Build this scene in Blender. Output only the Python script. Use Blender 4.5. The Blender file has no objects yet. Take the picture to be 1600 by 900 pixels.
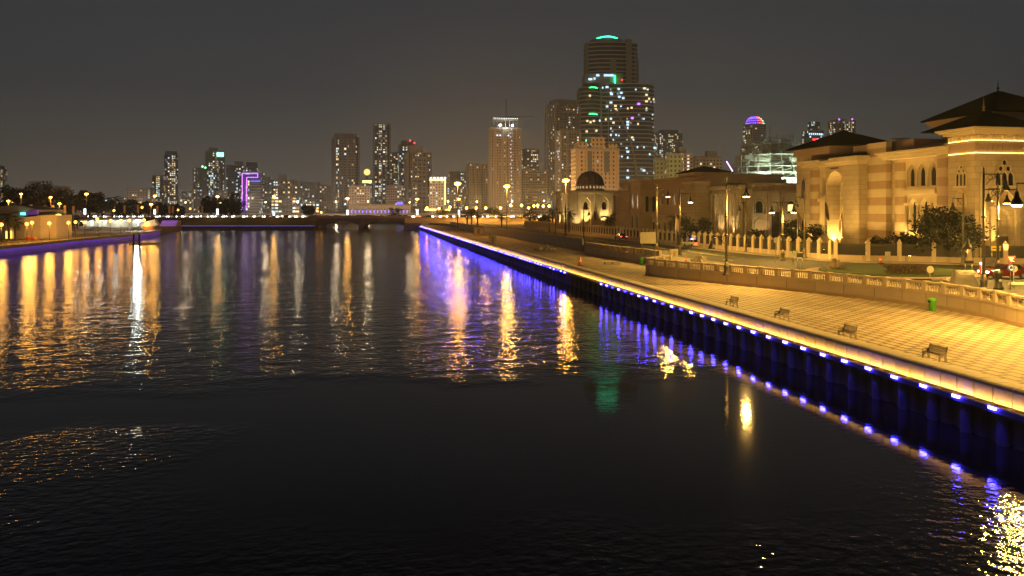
import bpy, bmesh, math, random
from mathutils import Vector, Matrix
R = math.radians
PI = math.pi
sc = bpy.context.scene
COL = sc.collection
rng = random.Random(7)

# ------------------------------------------------------------------ camera, sky, exposure
H = 10.5                                   # eye height above the water, standing on a bridge
YAW = math.atan(225 / 1200)
cam_d = bpy.data.cameras.new('camera')
cam = bpy.data.objects.new('camera', cam_d)
COL.objects.link(cam)
cam.location = (0, 0, H)
cam.rotation_euler = (PI / 2, 0, -YAW)
cam_d.sensor_width = 36
cam_d.lens = 27
cam_d.shift_y = -122 / 1600
cam_d.clip_start = .1
cam_d.clip_end = 20000
sc.camera = cam

world = bpy.data.worlds.new('World')
sc.world = world
world.use_nodes = True
wn = world.node_tree
wn.nodes.clear()
w_out = wn.nodes.new('ShaderNodeOutputWorld')
w_bg = wn.nodes.new('ShaderNodeBackground')
w_bg.inputs['Strength'].default_value = 1.0
w_tc = wn.nodes.new('ShaderNodeTexCoord')
w_sep = wn.nodes.new('ShaderNodeSeparateXYZ')
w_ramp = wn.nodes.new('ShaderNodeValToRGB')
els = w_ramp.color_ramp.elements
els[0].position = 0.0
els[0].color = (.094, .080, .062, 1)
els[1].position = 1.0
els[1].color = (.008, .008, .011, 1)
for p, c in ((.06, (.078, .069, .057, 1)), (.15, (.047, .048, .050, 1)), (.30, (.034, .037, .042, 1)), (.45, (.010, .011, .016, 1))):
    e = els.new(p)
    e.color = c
w_nz = wn.nodes.new('ShaderNodeTexNoise')
w_nz.inputs['Scale'].default_value = 1.6
w_nz.inputs['Detail'].default_value = 3
w_map = wn.nodes.new('ShaderNodeMapRange')
w_map.inputs['To Min'].default_value = .90
w_map.inputs['To Max'].default_value = 1.10
w_mul = wn.nodes.new('ShaderNodeMixRGB')
w_mul.blend_type = 'MULTIPLY'
w_mul.inputs[0].default_value = 1
wl = wn.links.new
wl(w_tc.outputs['Generated'], w_sep.inputs[0])
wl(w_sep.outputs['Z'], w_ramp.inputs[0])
wl(w_tc.outputs['Generated'], w_nz.inputs['Vector'])
wl(w_nz.outputs['Fac'], w_map.inputs['Value'])
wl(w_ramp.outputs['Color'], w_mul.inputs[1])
wl(w_map.outputs['Result'], w_mul.inputs[2])
# the city's light dome, brightest low over the towers
w_dot = wn.nodes.new('ShaderNodeVectorMath')
w_dot.operation = 'DOT_PRODUCT'
_a = YAW + math.atan(-70 / 1200)
w_dot.inputs[1].default_value = (math.sin(_a), math.cos(_a), 0.02)
wl(w_tc.outputs['Generated'], w_dot.inputs[0])
w_m1 = wn.nodes.new('ShaderNodeMapRange')
w_m1.interpolation_type = 'SMOOTHERSTEP'
w_m1.inputs['From Min'].default_value = .972
w_m1.inputs['From Max'].default_value = 1.0
wl(w_dot.outputs['Value'], w_m1.inputs['Value'])
w_add = wn.nodes.new('ShaderNodeMixRGB')
w_add.blend_type = 'ADD'
w_add.inputs[2].default_value = (.018, .010, .003, 1)
wl(w_m1.outputs['Result'], w_add.inputs[0])
wl(w_mul.outputs['Color'], w_add.inputs[1])
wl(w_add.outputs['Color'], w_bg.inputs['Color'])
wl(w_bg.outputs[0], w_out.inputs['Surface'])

vs = sc.view_settings
vs.view_transform = 'Standard'
vs.look = 'None'
vs.exposure = 0
vs.gamma = 1
vs.use_curve_mapping = False
sc.cycles.max_bounces = 5
sc.cycles.diffuse_bounces = 2
sc.cycles.glossy_bounces = 3
sc.cycles.transmission_bounces = 2
sc.cycles.volume_bounces = 0
sc.cycles.transparent_max_bounces = 4
sc.cycles.sample_clamp_indirect = 12
sc.cycles.use_denoising = True
sc.cycles.denoising_prefilter = 'ACCURATE'
sc.cycles.sample_clamp_direct = 150

SODIUM = (1.0, .45, .06)
WARM = (1.0, .60, .13)
HAZE_DENSITY = .00017

# ------------------------------------------------------------------ where things stand
CS, SN = math.cos(YAW), math.sin(YAW)


def W(px, d):
    """ground position on the sight line through column px, d metres in front of the camera"""
    xc = (px - 800) / 1200 * d
    return (xc * CS + d * SN, -xc * SN + d * CS)


def G(px, py, z):
    d = 1200 * (H - z) / (py - 328)
    return W(px, d)


def zat(py, d):
    return H + (328 - py) / 1200 * d


def dep(px, T):
    return T / ((px - 800) / 1200 * CS + SN)


def fs(px, T):
    return dep(px, T) * (-(px - 800) / 1200 * SN + CS)


def fz(px, py, T):
    return zat(py, dep(px, T))


# ------------------------------------------------------------------ materials
MATS = {}


def rgba(c):
    return (c[0], c[1], c[2], 1)


def M(name, col, rough=.75, var=.18, scale=1.5, metal=0, bump=0, emit=None, es=0, bscale=20):
    if name in MATS:
        return MATS[name]
    m = bpy.data.materials.new(name)
    m.use_nodes = True
    nt = m.node_tree
    b = nt.nodes['Principled BSDF']
    b.inputs['Roughness'].default_value = rough
    b.inputs['Metallic'].default_value = metal
    tc = nt.nodes.new('ShaderNodeTexCoord')
    nz = nt.nodes.new('ShaderNodeTexNoise')
    nz.inputs['Scale'].default_value = scale
    nz.inputs['Detail'].default_value = 6
    nt.links.new(tc.outputs['Object'], nz.inputs['Vector'])
    mx = nt.nodes.new('ShaderNodeMixRGB')
    mx.inputs[1].default_value = rgba([max(0, c * (1 - var * 1.6)) for c in col])
    mx.inputs[2].default_value = rgba([min(1, c * (1 + var * 1.2)) for c in col])
    nt.links.new(nz.outputs['Fac'], mx.inputs[0])
    nt.links.new(mx.outputs[0], b.inputs['Base Color'])
    if bump:
        n2 = nt.nodes.new('ShaderNodeTexNoise')
        n2.inputs['Scale'].default_value = bscale
        nt.links.new(tc.outputs['Object'], n2.inputs['Vector'])
        bp = nt.nodes.new('ShaderNodeBump')
        bp.inputs['Strength'].default_value = bump
        bp.inputs['Distance'].default_value = .05
        nt.links.new(n2.outputs['Fac'], bp.inputs['Height'])
        nt.links.new(bp.outputs[0], b.inputs['Normal'])
    if emit:
        b.inputs['Emission Color'].default_value = rgba(emit)
        b.inputs['Emission Strength'].default_value = es
    MATS[name] = m
    return m


def glow(name, col, es):
    """something that gives off light"""
    if name in MATS:
        return MATS[name]
    m = bpy.data.materials.new(name)
    m.use_nodes = True
    nt = m.node_tree
    nt.nodes.clear()
    o = nt.nodes.new('ShaderNodeOutputMaterial')
    e = nt.nodes.new('ShaderNodeEmission')
    e.inputs[0].default_value = rgba(col)
    e.inputs[1].default_value = es
    nt.links.new(e.outputs[0], o.inputs[0])
    MATS[name] = m
    return m


def math_node(nt, op, a, b=None):
    n = nt.nodes.new('ShaderNodeMath')
    n.operation = op
    for i, v in enumerate((a, b)):
        if v is None:
            continue
        if isinstance(v, (int, float)):
            n.inputs[i].default_value = v
        else:
            nt.links.new(v, n.inputs[i])
    return n.outputs[0]


def facade(name, wall, glass=(.02, .022, .028), bw=3.2, fh=3.3, wx=.62, wy=.5, p=.10, es=2.2,
           cool=.4, rough=.7):
    """a wall of windows, some of them lit; UVs are in metres along the wall and up it"""
    if name in MATS:
        return MATS[name]
    m = bpy.data.materials.new(name)
    m.use_nodes = True
    nt = m.node_tree
    b = nt.nodes['Principled BSDF']
    uv = nt.nodes.new('ShaderNodeUVMap')
    uv.uv_map = 'wall'
    sp = nt.nodes.new('ShaderNodeSeparateXYZ')
    nt.links.new(uv.outputs[0], sp.inputs[0])
    u = math_node(nt, 'DIVIDE', sp.outputs[0], bw)
    v = math_node(nt, 'DIVIDE', sp.outputs[1], fh)
    fu = math_node(nt, 'FRACT', u)
    fv = math_node(nt, 'FRACT', v)
    iu = math_node(nt, 'FLOOR', u)
    iv = math_node(nt, 'FLOOR', v)
    in_u = math_node(nt, 'LESS_THAN', math_node(nt, 'ABSOLUTE', math_node(nt, 'SUBTRACT', fu, .5)), wx / 2)
    in_v = math_node(nt, 'LESS_THAN', math_node(nt, 'ABSOLUTE', math_node(nt, 'SUBTRACT', fv, .5)), wy / 2)
    mask = math_node(nt, 'MULTIPLY', in_u, in_v)
    oi = nt.nodes.new('ShaderNodeObjectInfo')
    cb = nt.nodes.new('ShaderNodeCombineXYZ')
    nt.links.new(iu, cb.inputs[0])
    nt.links.new(iv, cb.inputs[1])
    nt.links.new(math_node(nt, 'MULTIPLY', oi.outputs['Random'], 91.7), cb.inputs[2])
    wnz = nt.nodes.new('ShaderNodeTexWhiteNoise')
    nt.links.new(cb.outputs[0], wnz.inputs['Vector'])
    # whole stacks of flats are busier than others
    cb2 = nt.nodes.new('ShaderNodeCombineXYZ')
    nt.links.new(math_node(nt, 'FLOOR', math_node(nt, 'DIVIDE', iu, 2)), cb2.inputs[0])
    nt.links.new(math_node(nt, 'MULTIPLY', oi.outputs['Random'], 33.1), cb2.inputs[2])
    wn2 = nt.nodes.new('ShaderNodeTexWhiteNoise')
    nt.links.new(cb2.outputs[0], wn2.inputs['Vector'])
    pw = math_node(nt, 'POWER', wn2.outputs['Value'], 2.0)
    lit = math_node(nt, 'LESS_THAN', wnz.outputs['Value'],
                    math_node(nt, 'MULTIPLY', math_node(nt, 'ADD', math_node(nt, 'MULTIPLY', pw, 2.4), .2), p))
    litm = math_node(nt, 'MULTIPLY', lit, mask)
    sc2 = nt.nodes.new('ShaderNodeSeparateColor')
    nt.links.new(wnz.outputs['Color'], sc2.inputs[0])
    cr = nt.nodes.new('ShaderNodeValToRGB')
    cr.color_ramp.interpolation = 'CONSTANT'
    e = cr.color_ramp.elements
    e[0].position = 0
    e[0].color = (1, .62, .25, 1)
    e[1].position = max(.02, 1 - cool)
    e[1].color = (.62, .86, 1, 1)
    a = e.new(max(.01, (1 - cool) * .55))
    a.color = (1, .82, .52, 1)
    a = e.new(min(.99, 1 - cool * .25))
    a.color = (.75, 1, .85, 1)
    nt.links.new(sc2.outputs[1], cr.inputs[0])
    nz = nt.nodes.new('ShaderNodeTexNoise')
    nz.inputs['Scale'].default_value = .06
    nz.inputs['Detail'].default_value = 4
    tc = nt.nodes.new('ShaderNodeTexCoord')
    nt.links.new(tc.outputs['Object'], nz.inputs['Vector'])
    wc = nt.nodes.new('ShaderNodeMixRGB')
    wc.inputs[1].default_value = rgba([c * .75 for c in wall])
    wc.inputs[2].default_value = rgba([min(1, c * 1.2) for c in wall])
    nt.links.new(nz.outputs['Fac'], wc.inputs[0])
    mx = nt.nodes.new('ShaderNodeMixRGB')
    nt.links.new(mask, mx.inputs[0])
    nt.links.new(wc.outputs[0], mx.inputs[1])
    mx.inputs[2].default_value = rgba(glass)
    nt.links.new(mx.outputs[0], b.inputs['Base Color'])
    nt.links.new(math_node(nt, 'SUBTRACT', rough, math_node(nt, 'MULTIPLY', mask, rough - .25)), b.inputs['Roughness'])
    nt.links.new(cr.outputs[0], b.inputs['Emission Color'])
    st = math_node(nt, 'MULTIPLY', litm, math_node(nt, 'MULTIPLY', math_node(nt, 'ADD', sc2.outputs[2], .25), es))
    nt.links.new(st, b.inputs['Emission Strength'])
    m.cycles.emission_sampling = 'NONE'
    MATS[name] = m
    return m


stone = M('pale_stone', (.50, .41, .30), .8, .14, .6, bump=.2)
stone_dark = M('ochre_stone', (.40, .29, .18), .8, .14, .7, bump=.2)
stone_pink = M('rose_stone', (.34, .235, .19), .8, .12, .5)
stone_plain = M('plain_render', (.43, .345, .25), .85, .12, .3)
roof_m = M('dark_roof_tile', (.010, .009, .011), .95, .25, 3)
roof_m.node_tree.nodes['Principled BSDF'].inputs['Specular IOR Level'].default_value = .1
pane_m = M('dark_glass', (.015, .016, .02), .15, .1, 1)
door_m = M('dark_door', (.07, .045, .03), .5, .2, 2)
iron = M('black_iron', (.022, .021, .020), .45, .2, 4, metal=.3)
pole_m = M('bronze_pole', (.10, .085, .06), .5, .2, 3, metal=.3)
steel = M('galvanised_steel', (.35, .35, .34), .45, .15, 4, metal=.6)
trunk_m = M('bark', (.09, .065, .045), .9, .3, 5, bump=.5)
leaf_m = M('leaf', (.045, .060, .022), .6, .45, .8)
leaf_d = M('dark_leaf', (.015, .021, .010), .6, .45, .8)
palm_m = M('palm_leaf', (.045, .058, .022), .55, .4, 1)
grass_m = M('grass_field', (.055, .085, .022), .9, .35, .5, bump=.4)
grass_dry = M('grass_bank', (.075, .080, .025), .9, .35, .12, bump=.4)
asphalt = M('asphalt', (.055, .053, .050), .85, .25, .35, bump=.2)
pave_m = M('pale_paving', (.36, .31, .25), .85, .18, .4, bump=.15)
earth_m = M('bare_earth', (.20, .155, .105), .95, .25, .15, bump=.4)
conc = M('concrete', (.42, .37, .31), .85, .2, .5, bump=.2)
quay_m = M('dark_quay_wall', (.060, .050, .060), .7, .35, .5, bump=.4)
white_m = M('white_paint', (.75, .74, .70), .5, .06, 2)
line_m = M('road_paint', (.6, .58, .52), .7, .15, 3)
kerb_m = M('kerb_stone', (.62, .54, .42), .75, .10, 2.0, bump=.15)
red_paint = M('red_paint', (.13, .008, .008), .25, .1, 2)
dark_paint = M('dark_paint', (.03, .03, .035), .25, .1, 2)
grey_paint = M('silver_paint', (.35, .36, .38), .3, .1, 2)
rubber = M('rubber', (.02, .02, .02), .8, .1, 4)
wood_m = M('weathered_wood', (.62, .49, .39), .8, .25, 6)
green_p = M('green_plastic', (.12, .50, .05), .45, .08, 2)
orange_p = M('orange_plastic', (.75, .13, .03), .5, .08, 2)
sign_w = M('pale_sign', (.30, .28, .22), .5, .12, 1.2)
sign_b = M('blue_sign', (.03, .07, .35), .4, .05, 2)
sign_r = M('red_sign', (.55, .03, .03), .4, .05, 2)
sign_g = M('green_sign', (.02, .22, .12), .4, .05, 2)
sign_y = M('yellow_sign', (.75, .55, .06), .4, .05, 2)
tarp_m = M('grey_tarpaulin', (.26, .24, .20), .8, .2, 1.5, bump=.3, bscale=6)
scaf_m = M('scaffold_tube', (.42, .43, .40), .5, .1, 2, metal=.3)
tent_m = M('tent_membrane', (.78, .70, .60), .7, .1, .5)
hedge_m = M('reddish_hedge', (.085, .04, .022), .9, .4, 1.5)

g_lamp = glow('sodium_lamp', (1, .37, .03), 70)
g_high = glow('sodium_high_mast', (1, .37, .03), 75)
g_globe = glow('warm_globe_lamp', (1, .35, .028), 15)
g_lens = glow('lantern_lens', (1, .62, .18), 40)
g_led = glow('blue_led', (.040, .030, 1.0), 115)
g_kerb_fill = glow('kerb_fill', (1, .52, .10), 50)
g_head = glow('headlight_glow', (1, .88, .70), 16)
g_tail = glow('tail_light_glow', (1, .05, .03), 8)
g_white = glow('white_floodlight', (.85, 1, .93), 420)
g_green = glow('green_neon', (.02, 1, .22), 8)
g_cyan = glow('cyan_white_neon', (.25, 1, .75), 4)
g_purple = glow('purple_neon', (.50, .13, 1), 3.2)
g_wht = glow('white_neon', (.9, 1, .95), 4)
g_warmn = glow('warm_neon', (1, .75, .22), 3)
g_blue = glow('blue_neon', (.12, .10, 1), 3)
g_red = glow('red_beacon', (1, .03, .03), 6)
g_win_c = glow('cool_window_light', (.55, .82, 1), 1.6)
g_win_w = glow('warm_window_light', (1, .75, .38), 1.5)
g_ad = glow('lit_panel', (.85, .95, 1), 2.5)
g_police = glow('police_blue', (.25, .25, 1), 14)


def block_joints(m, w, h, dark):
    """courses of cut stone on upright walls"""
    nt = m.node_tree
    b = nt.nodes['Principled BSDF']
    src = b.inputs['Base Color'].links[0].from_socket
    tc = nt.nodes.new('ShaderNodeTexCoord')
    sp = nt.nodes.new('ShaderNodeSeparateXYZ')
    nt.links.new(tc.outputs['Object'], sp.inputs[0])
    cb = nt.nodes.new('ShaderNodeCombineXYZ')
    nt.links.new(math_node(nt, 'ADD', sp.outputs[0], sp.outputs[1]), cb.inputs[0])
    nt.links.new(sp.outputs[2], cb.inputs[1])
    br = nt.nodes.new('ShaderNodeTexBrick')
    br.inputs['Color1'].default_value = (1, 1, 1, 1)
    br.inputs['Color2'].default_value = (.86, .84, .82, 1)
    br.inputs['Mortar'].default_value = (dark, dark, dark, 1)
    br.inputs['Scale'].default_value = 1
    br.inputs['Brick Width'].default_value = w
    br.inputs['Row Height'].default_value = h
    br.inputs['Mortar Size'].default_value = .03
    nt.links.new(cb.outputs[0], br.inputs['Vector'])
    mx = nt.nodes.new('ShaderNodeMixRGB')
    mx.blend_type = 'MULTIPLY'
    mx.inputs[0].default_value = 1
    nt.links.new(src, mx.inputs[1])
    nt.links.new(br.outputs['Color'], mx.inputs[2])
    nt.links.new(mx.outputs[0], b.inputs['Base Color'])


block_joints(stone_plain, 1.6, .8, .6)
wall_stone = M('wall_stone', (.50, .41, .30), .8, .14, .6, bump=.2)
block_joints(wall_stone, 2.0, 1.4, .5)

# ------------------------------------------------------------------ mesh helpers
class MB:
    def __init__(self):
        self.bm = bmesh.new()
        self.uv = None

    def poly(self, pts, smooth=False):
        f = self.bm.faces.new([self.bm.verts.new(p) for p in pts])
        f.smooth = smooth
        return f

    def box(self, x0, x1, y0, y1, z0, z1):
        self.prism([(x0, y0), (x1, y0), (x1, y1), (x0, y1)], z0, z1)
        return self

    def cbox(self, c, s, rz=0, tilt=0):
        m = Matrix.Translation(c) @ Matrix.Rotation(rz, 4, 'Z') @ Matrix.Rotation(tilt, 4, 'X')
        v = [self.bm.verts.new(m @ Vector((sx * s[0] / 2, sy * s[1] / 2, sz * s[2] / 2)))
             for sz in (-1, 1) for sx, sy in ((-1, -1), (1, -1), (1, 1), (-1, 1))]
        for f in ((3, 2, 1, 0), (4, 5, 6, 7), (0, 1, 5, 4), (1, 2, 6, 5), (2, 3, 7, 6), (3, 0, 4, 7)):
            self.bm.faces.new([v[i] for i in f])
        return self

    def prism(self, pl, z0, z1, wall=False, top=True, scale_top=None):
        """extruded plan polygon; with wall=True the sides carry UVs in metres"""
        n = len(pl)
        tp = pl
        if scale_top is not None:
            cx = sum(p[0] for p in pl) / n
            cy = sum(p[1] for p in pl) / n
            tp = [(cx + (p[0] - cx) * scale_top, cy + (p[1] - cy) * scale_top) for p in pl]
        lo = [self.bm.verts.new((p[0], p[1], z0)) for p in pl]
        hi = [self.bm.verts.new((p[0], p[1], z1)) for p in tp]
        if wall and self.uv is None:
            self.uv = self.bm.loops.layers.uv.new('wall')
        u = 0
        for i in range(n):
            j = (i + 1) % n
            f = self.bm.faces.new((lo[i], lo[j], hi[j], hi[i]))
            if wall:
                ln = math.dist(pl[i], pl[j])
                for l, w in zip(f.loops, ((u, z0), (u + ln, z0), (u + ln, z1), (u, z1))):
                    l[self.uv].uv = w
                u += ln
        if top:
            self.bm.faces.new(hi)
            self.bm.faces.new(lo[::-1])
        return self

    def prof(self, pts, axis, a0, a1):
        """profile polygon [(p,z)] extruded along x or y"""
        mk = (lambda p, a: (a, p[0], p[1])) if axis == 'x' else (lambda p, a: (p[0], a, p[1]))
        A = [self.bm.verts.new(mk(p, a0)) for p in pts]
        B = [self.bm.verts.new(mk(p, a1)) for p in pts]
        n = len(pts)
        for i in range(n):
            j = (i + 1) % n
            self.bm.faces.new((A[i], A[j], B[j], B[i]))
        self.bm.faces.new(A[::-1])
        self.bm.faces.new(B)
        return self

    def tube(self, p0, p1, r0, r1=None, n=8, cap=True):
        r1 = r0 if r1 is None else r1
        p0, p1 = Vector(p0), Vector(p1)
        q = (p1 - p0).to_track_quat('Z', 'Y')
        a, b = [], []
        for i in range(n):
            c = Vector((math.cos(i * 2 * PI / n), math.sin(i * 2 * PI / n), 0))
            a.append(self.bm.verts.new(p0 + q @ (c * r0)))
            b.append(self.bm.verts.new(p1 + q @ (c * r1)))
        for i in range(n):
            j = (i + 1) % n
            self.bm.faces.new((a[i], a[j], b[j], b[i])).smooth = n > 5
        if cap:
            self.bm.faces.new(a[::-1])
            self.bm.faces.new(b)
        return self

    def path(self, pts, r, n=6):
        for a, b in zip(pts, pts[1:]):
            self.tube(a, b, r, n=n)
        return self

    def lathe(self, prof, c=(0, 0, 0), n=12, smooth=True, rot=0):
        rings = []
        for r, z in prof:
            rings.append([self.bm.verts.new((c[0] + r * math.cos(rot + i * 2 * PI / n),
                                             c[1] + r * math.sin(rot + i * 2 * PI / n), c[2] + z)) for i in range(n)])
        for a, b in zip(rings, rings[1:]):
            for i in range(n):
                j = (i + 1) % n
                self.bm.faces.new((a[i], a[j], b[j], b[i])).smooth = smooth
        self.bm.faces.new(rings[0][::-1])
        self.bm.faces.new(rings[-1])
        return self

    def ico(self, c, r, sub=1, sq=(1, 1, 1)):
        m = Matrix.Translation(c) @ Matrix.Diagonal((r * sq[0], r * sq[1], r * sq[2], 1))
        g = bmesh.ops.create_icosphere(self.bm, subdivisions=sub, radius=1, matrix=m)
        for v in g['verts']:
            for f in v.link_faces:
                f.smooth = True
        return self

    def build(self, name, mat, parent=None, world=False, bevel=0):
        bmesh.ops.recalc_face_normals(self.bm, faces=self.bm.faces)
        if world and parent is not None:
            self.bm.transform(Matrix.Translation(-parent.location))
        me = bpy.data.meshes.new(name)
        self.bm.to_mesh(me)
        self.bm.free()
        me.materials.append(mat)
        o = bpy.data.objects.new(name, me)
        COL.objects.link(o)
        if parent is not None:
            o.parent = parent
        if bevel:
            bv = o.modifiers.new('bevel', 'BEVEL')
            bv.width = bevel
            bv.segments = 2
            bv.limit_method = 'ANGLE'
        return o


def tag(o, label=None, cat=None, group=None, kind=None):
    if label:
        o['label'] = label
    if cat:
        o['category'] = cat
    if group:
        o['group'] = group
    if kind:
        o['kind'] = kind
    return o


def thing(name, label, cat, loc=(0, 0, 0), rz=0, group=None):
    e = bpy.data.objects.new(name, None)
    COL.objects.link(e)
    e.empty_display_size = .3
    e.location = loc
    e.rotation_euler = (0, 0, rz)
    return tag(e, label, cat, group)


def dup(o, parent=None, loc=None, rz=None, label=None, group=None, scale=None):
    c = o.copy()
    COL.objects.link(c)
    if parent is not None:
        c.parent = parent
    if loc is not None:
        c.location = loc
    if rz is not None:
        c.rotation_euler = (0, 0, rz)
    if scale is not None:
        c.scale = (scale, scale, scale)
    if label:
        c['label'] = label
    if group:
        c['group'] = group
    for ch in list(o.children):
        dup(ch, c)
    return c


def structure(o):
    return tag(o, kind='structure')


def lamp_light(parent, loc, watts, col, r=.25, spot=None, aim=None):
    kind = 'SPOT' if spot else 'POINT'
    ld = bpy.data.lights.new('lamp_light', kind)
    ld.energy = watts
    ld.color = col
    ld.shadow_soft_size = r
    if spot:
        ld.spot_size = R(spot)
        ld.spot_blend = .7 if spot < 150 else .12
    o = bpy.data.objects.new('lamp_light', ld)
    COL.objects.link(o)
    o.parent = parent
    o.location = loc
    if aim is not None:
        o.rotation_euler = (Vector(aim) - Vector(loc)).to_track_quat('-Z', 'Y').to_euler()
    return o


def arch_pts(w, z0, z1, pointed=True, n=7):
    """outline of an arched opening, centred on 0, left foot first"""
    h = w / 2
    pts = [(-h, z0)]
    if pointed:
        rad = w * .95
        rise = math.sqrt(rad * rad - (rad - h) ** 2)
        rise = min(rise, (z1 - z0) * .8)
        zs = z1 - rise
        a = math.acos((rad - h) / rad)
        for i in range(n + 1):
            t = a * i / n
            pts.append((-h + rad - rad * math.cos(t), zs + rise * math.sin(t) / math.sin(a)))
        right = [(-x, z) for x, z in pts[::-1][1:]]
    else:
        zs = z1 - h
        for i in range(n + 1):
            t = PI / 2 * i / n
            pts.append((-h * math.cos(t), zs + h * math.sin(t)))
        right = [(-x, z) for x, z in pts[::-1][1:]]
    return pts + right


class Wall:
    """a wall plane: origin, direction along it, direction out of it"""

    def __init__(self, o, u, n):
        self.o, self.u, self.n = Vector(o).to_2d(), Vector(u).to_2d().normalized(), Vector(n).to_2d().normalized()

    def at(self, u, z, out=0):
        p = self.o + self.u * u + self.n * out
        return (p.x, p.y, z)

    def block(self, mb, u0, u1, z0, z1, a, b):
        pl = [self.at(u0, 0, a)[:2], self.at(u1, 0, a)[:2], self.at(u1, 0, b)[:2], self.at(u0, 0, b)[:2]]
        mb.prism(pl, z0, z1)

    def plate(self, mb, u0, u1, z0, z1, a, b, holes):
        """wall skin between depths a and b with arched openings (centre, width, z0, z1, pointed)"""
        x = u0
        for (c, w, h0, h1, pt) in sorted(holes):
            if c - w / 2 > x + 1e-4:
                self.block(mb, x, c - w / 2, z0, z1, a, b)
            if h0 > z0 + 1e-4:
                self.block(mb, c - w / 2, c + w / 2, z0, h0, a, b)
            ap = [(c + q, z) for q, z in arch_pts(w, h0, h1, pt)][1:-1]
            k = len(ap) // 2
            left = ap[:k + 1]
            rgt = ap[k:]
            for out in (a, b):
                mb.poly([self.at(q, z, out) for q, z in left] + [self.at(c, z1, out), self.at(c - w / 2, z1, out)])
                mb.poly([self.at(q, z, out) for q, z in rgt] + [self.at(c + w / 2, z1, out), self.at(c, z1, out)])
            for p, q in zip(ap, ap[1:]):
                mb.poly([self.at(p[0], p[1], a), self.at(q[0], q[1], a), self.at(q[0], q[1], b), self.at(p[0], p[1], b)])
            x = c + w / 2
        if u1 > x + 1e-4:
            self.block(mb, x, u1, z0, z1, a, b)

    def arch_fill(self, mb, c, w, z0, z1, out, pt=True):
        mb.poly([self.at(c + q, z, out) for q, z in arch_pts(w, z0, z1, pt)])

    def arch_frame(self, mb, c, w, z0, z1, a, b, t=.18, pt=True):
        i = arch_pts(w, z0, z1, pt)
        o = arch_pts(w + 2 * t, z0, z1 + t, pt)
        for k in range(len(i) - 1):
            q = [(c + i[k][0], i[k][1]), (c + i[k + 1][0], i[k + 1][1]), (c + o[k + 1][0], o[k + 1][1]), (c + o[k][0], o[k][1])]
            f = [self.at(x, z, b) for x, z in q]
            g = [self.at(x, z, a) for x, z in q]
            mb.poly(f)
            mb.poly([f[3], f[2], g[2], g[3]])
            mb.poly([f[0], f[1], g[1], g[0]])


# ================================================================== SETTING
QT = 27.56                     # distance of the quay lights from the camera's path
BAL = [(43.5, -60), (43.6, 10), (44.2, 38), (45.2, 46.3), (46.9, 51.5), (47.2, 56), (46.4, 61.2), (44.6, 66.4), (42.7, 71.8),
       (40.4, 77.2), (37.9, 82.6), (36.2, 87.0), (34.9, 91.0), (34.7, 93.0), (35.4, 94.6), (37.2, 96.0), (40.2, 98.5)]
BAL2 = [(42.6, 108.5), (42.3, 111), (41.5, 121), (40.7, 130.8), (40.5, 141)]

def smooth_line(pl, k=2):
    for _ in range(k):
        o = [pl[0]]
        for a, b_ in zip(pl, pl[1:]):
            o += [(a[0] * .75 + b_[0] * .25, a[1] * .75 + b_[1] * .25), (a[0] * .25 + b_[0] * .75, a[1] * .25 + b_[1] * .75)]
        o.append(pl[-1])
        pl = o
    return pl


def offset_line(pl, w):
    P = [Vector(p) for p in pl]
    out = []
    for i, p in enumerate(P):
        d = (P[min(i + 1, len(P) - 1)] - P[max(i - 1, 0)]).normalized()
        out.append((p.x + d.y * w, p.y - d.x * w))
    return out


# water ------------------------------------------------------------
mb = MB()
mb.poly([(-900, -60, 0), (QT + 1, -60, 0), (QT + 1, 700, 0), (-900, 700, 0)])
wm = bpy.data.materials.new('water')
wm.use_nodes = True
nt = wm.node_tree
b = nt.nodes['Principled BSDF']
b.inputs['Base Color'].default_value = (.004, .004, .009, 1)
b.inputs['Roughness'].default_value = .045
b.inputs['IOR'].default_value = 1.5
b.inputs['Specular Tint'].default_value = (.84, .90, 1, 1)
tc = nt.nodes.new('ShaderNodeTexCoord')
sp = nt.nodes.new('ShaderNodeSeparateXYZ')
nt.links.new(tc.outputs['Object'], sp.inputs[0])
nw = nt.nodes.new('ShaderNodeTexNoise')
nw.inputs['Scale'].default_value = .12
nw.inputs['Detail'].default_value = 4
nt.links.new(tc.outputs['Object'], nw.inputs['Vector'])
wob = math_node(nt, 'MULTIPLY', math_node(nt, 'SUBTRACT', nw.outputs['Fac'], .5), 14)
S = math_node(nt, 'ADD', sp.outputs[1], wob)
T_ = math_node(nt, 'ADD', sp.outputs[0], wob)


def ss(x, a, bb, lo=0., hi=1.):
    n = nt.nodes.new('ShaderNodeMapRange')
    n.interpolation_type = 'SMOOTHSTEP'
    n.inputs['From Min'].default_value = a
    n.inputs['From Max'].default_value = bb
    n.inputs['To Min'].default_value = lo
    n.inputs['To Max'].default_value = hi
    nt.links.new(x, n.inputs['Value'])
    return n.outputs['Result']


far = ss(S, 44.5, 51)
leftp = math_node(nt, 'MULTIPLY', ss(S, 41, 37.5), ss(T_, -5, -12))
nearp = ss(S, 27, 20)
lee = ss(sp.outputs[0], 27, 17, .35, 1)
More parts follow.
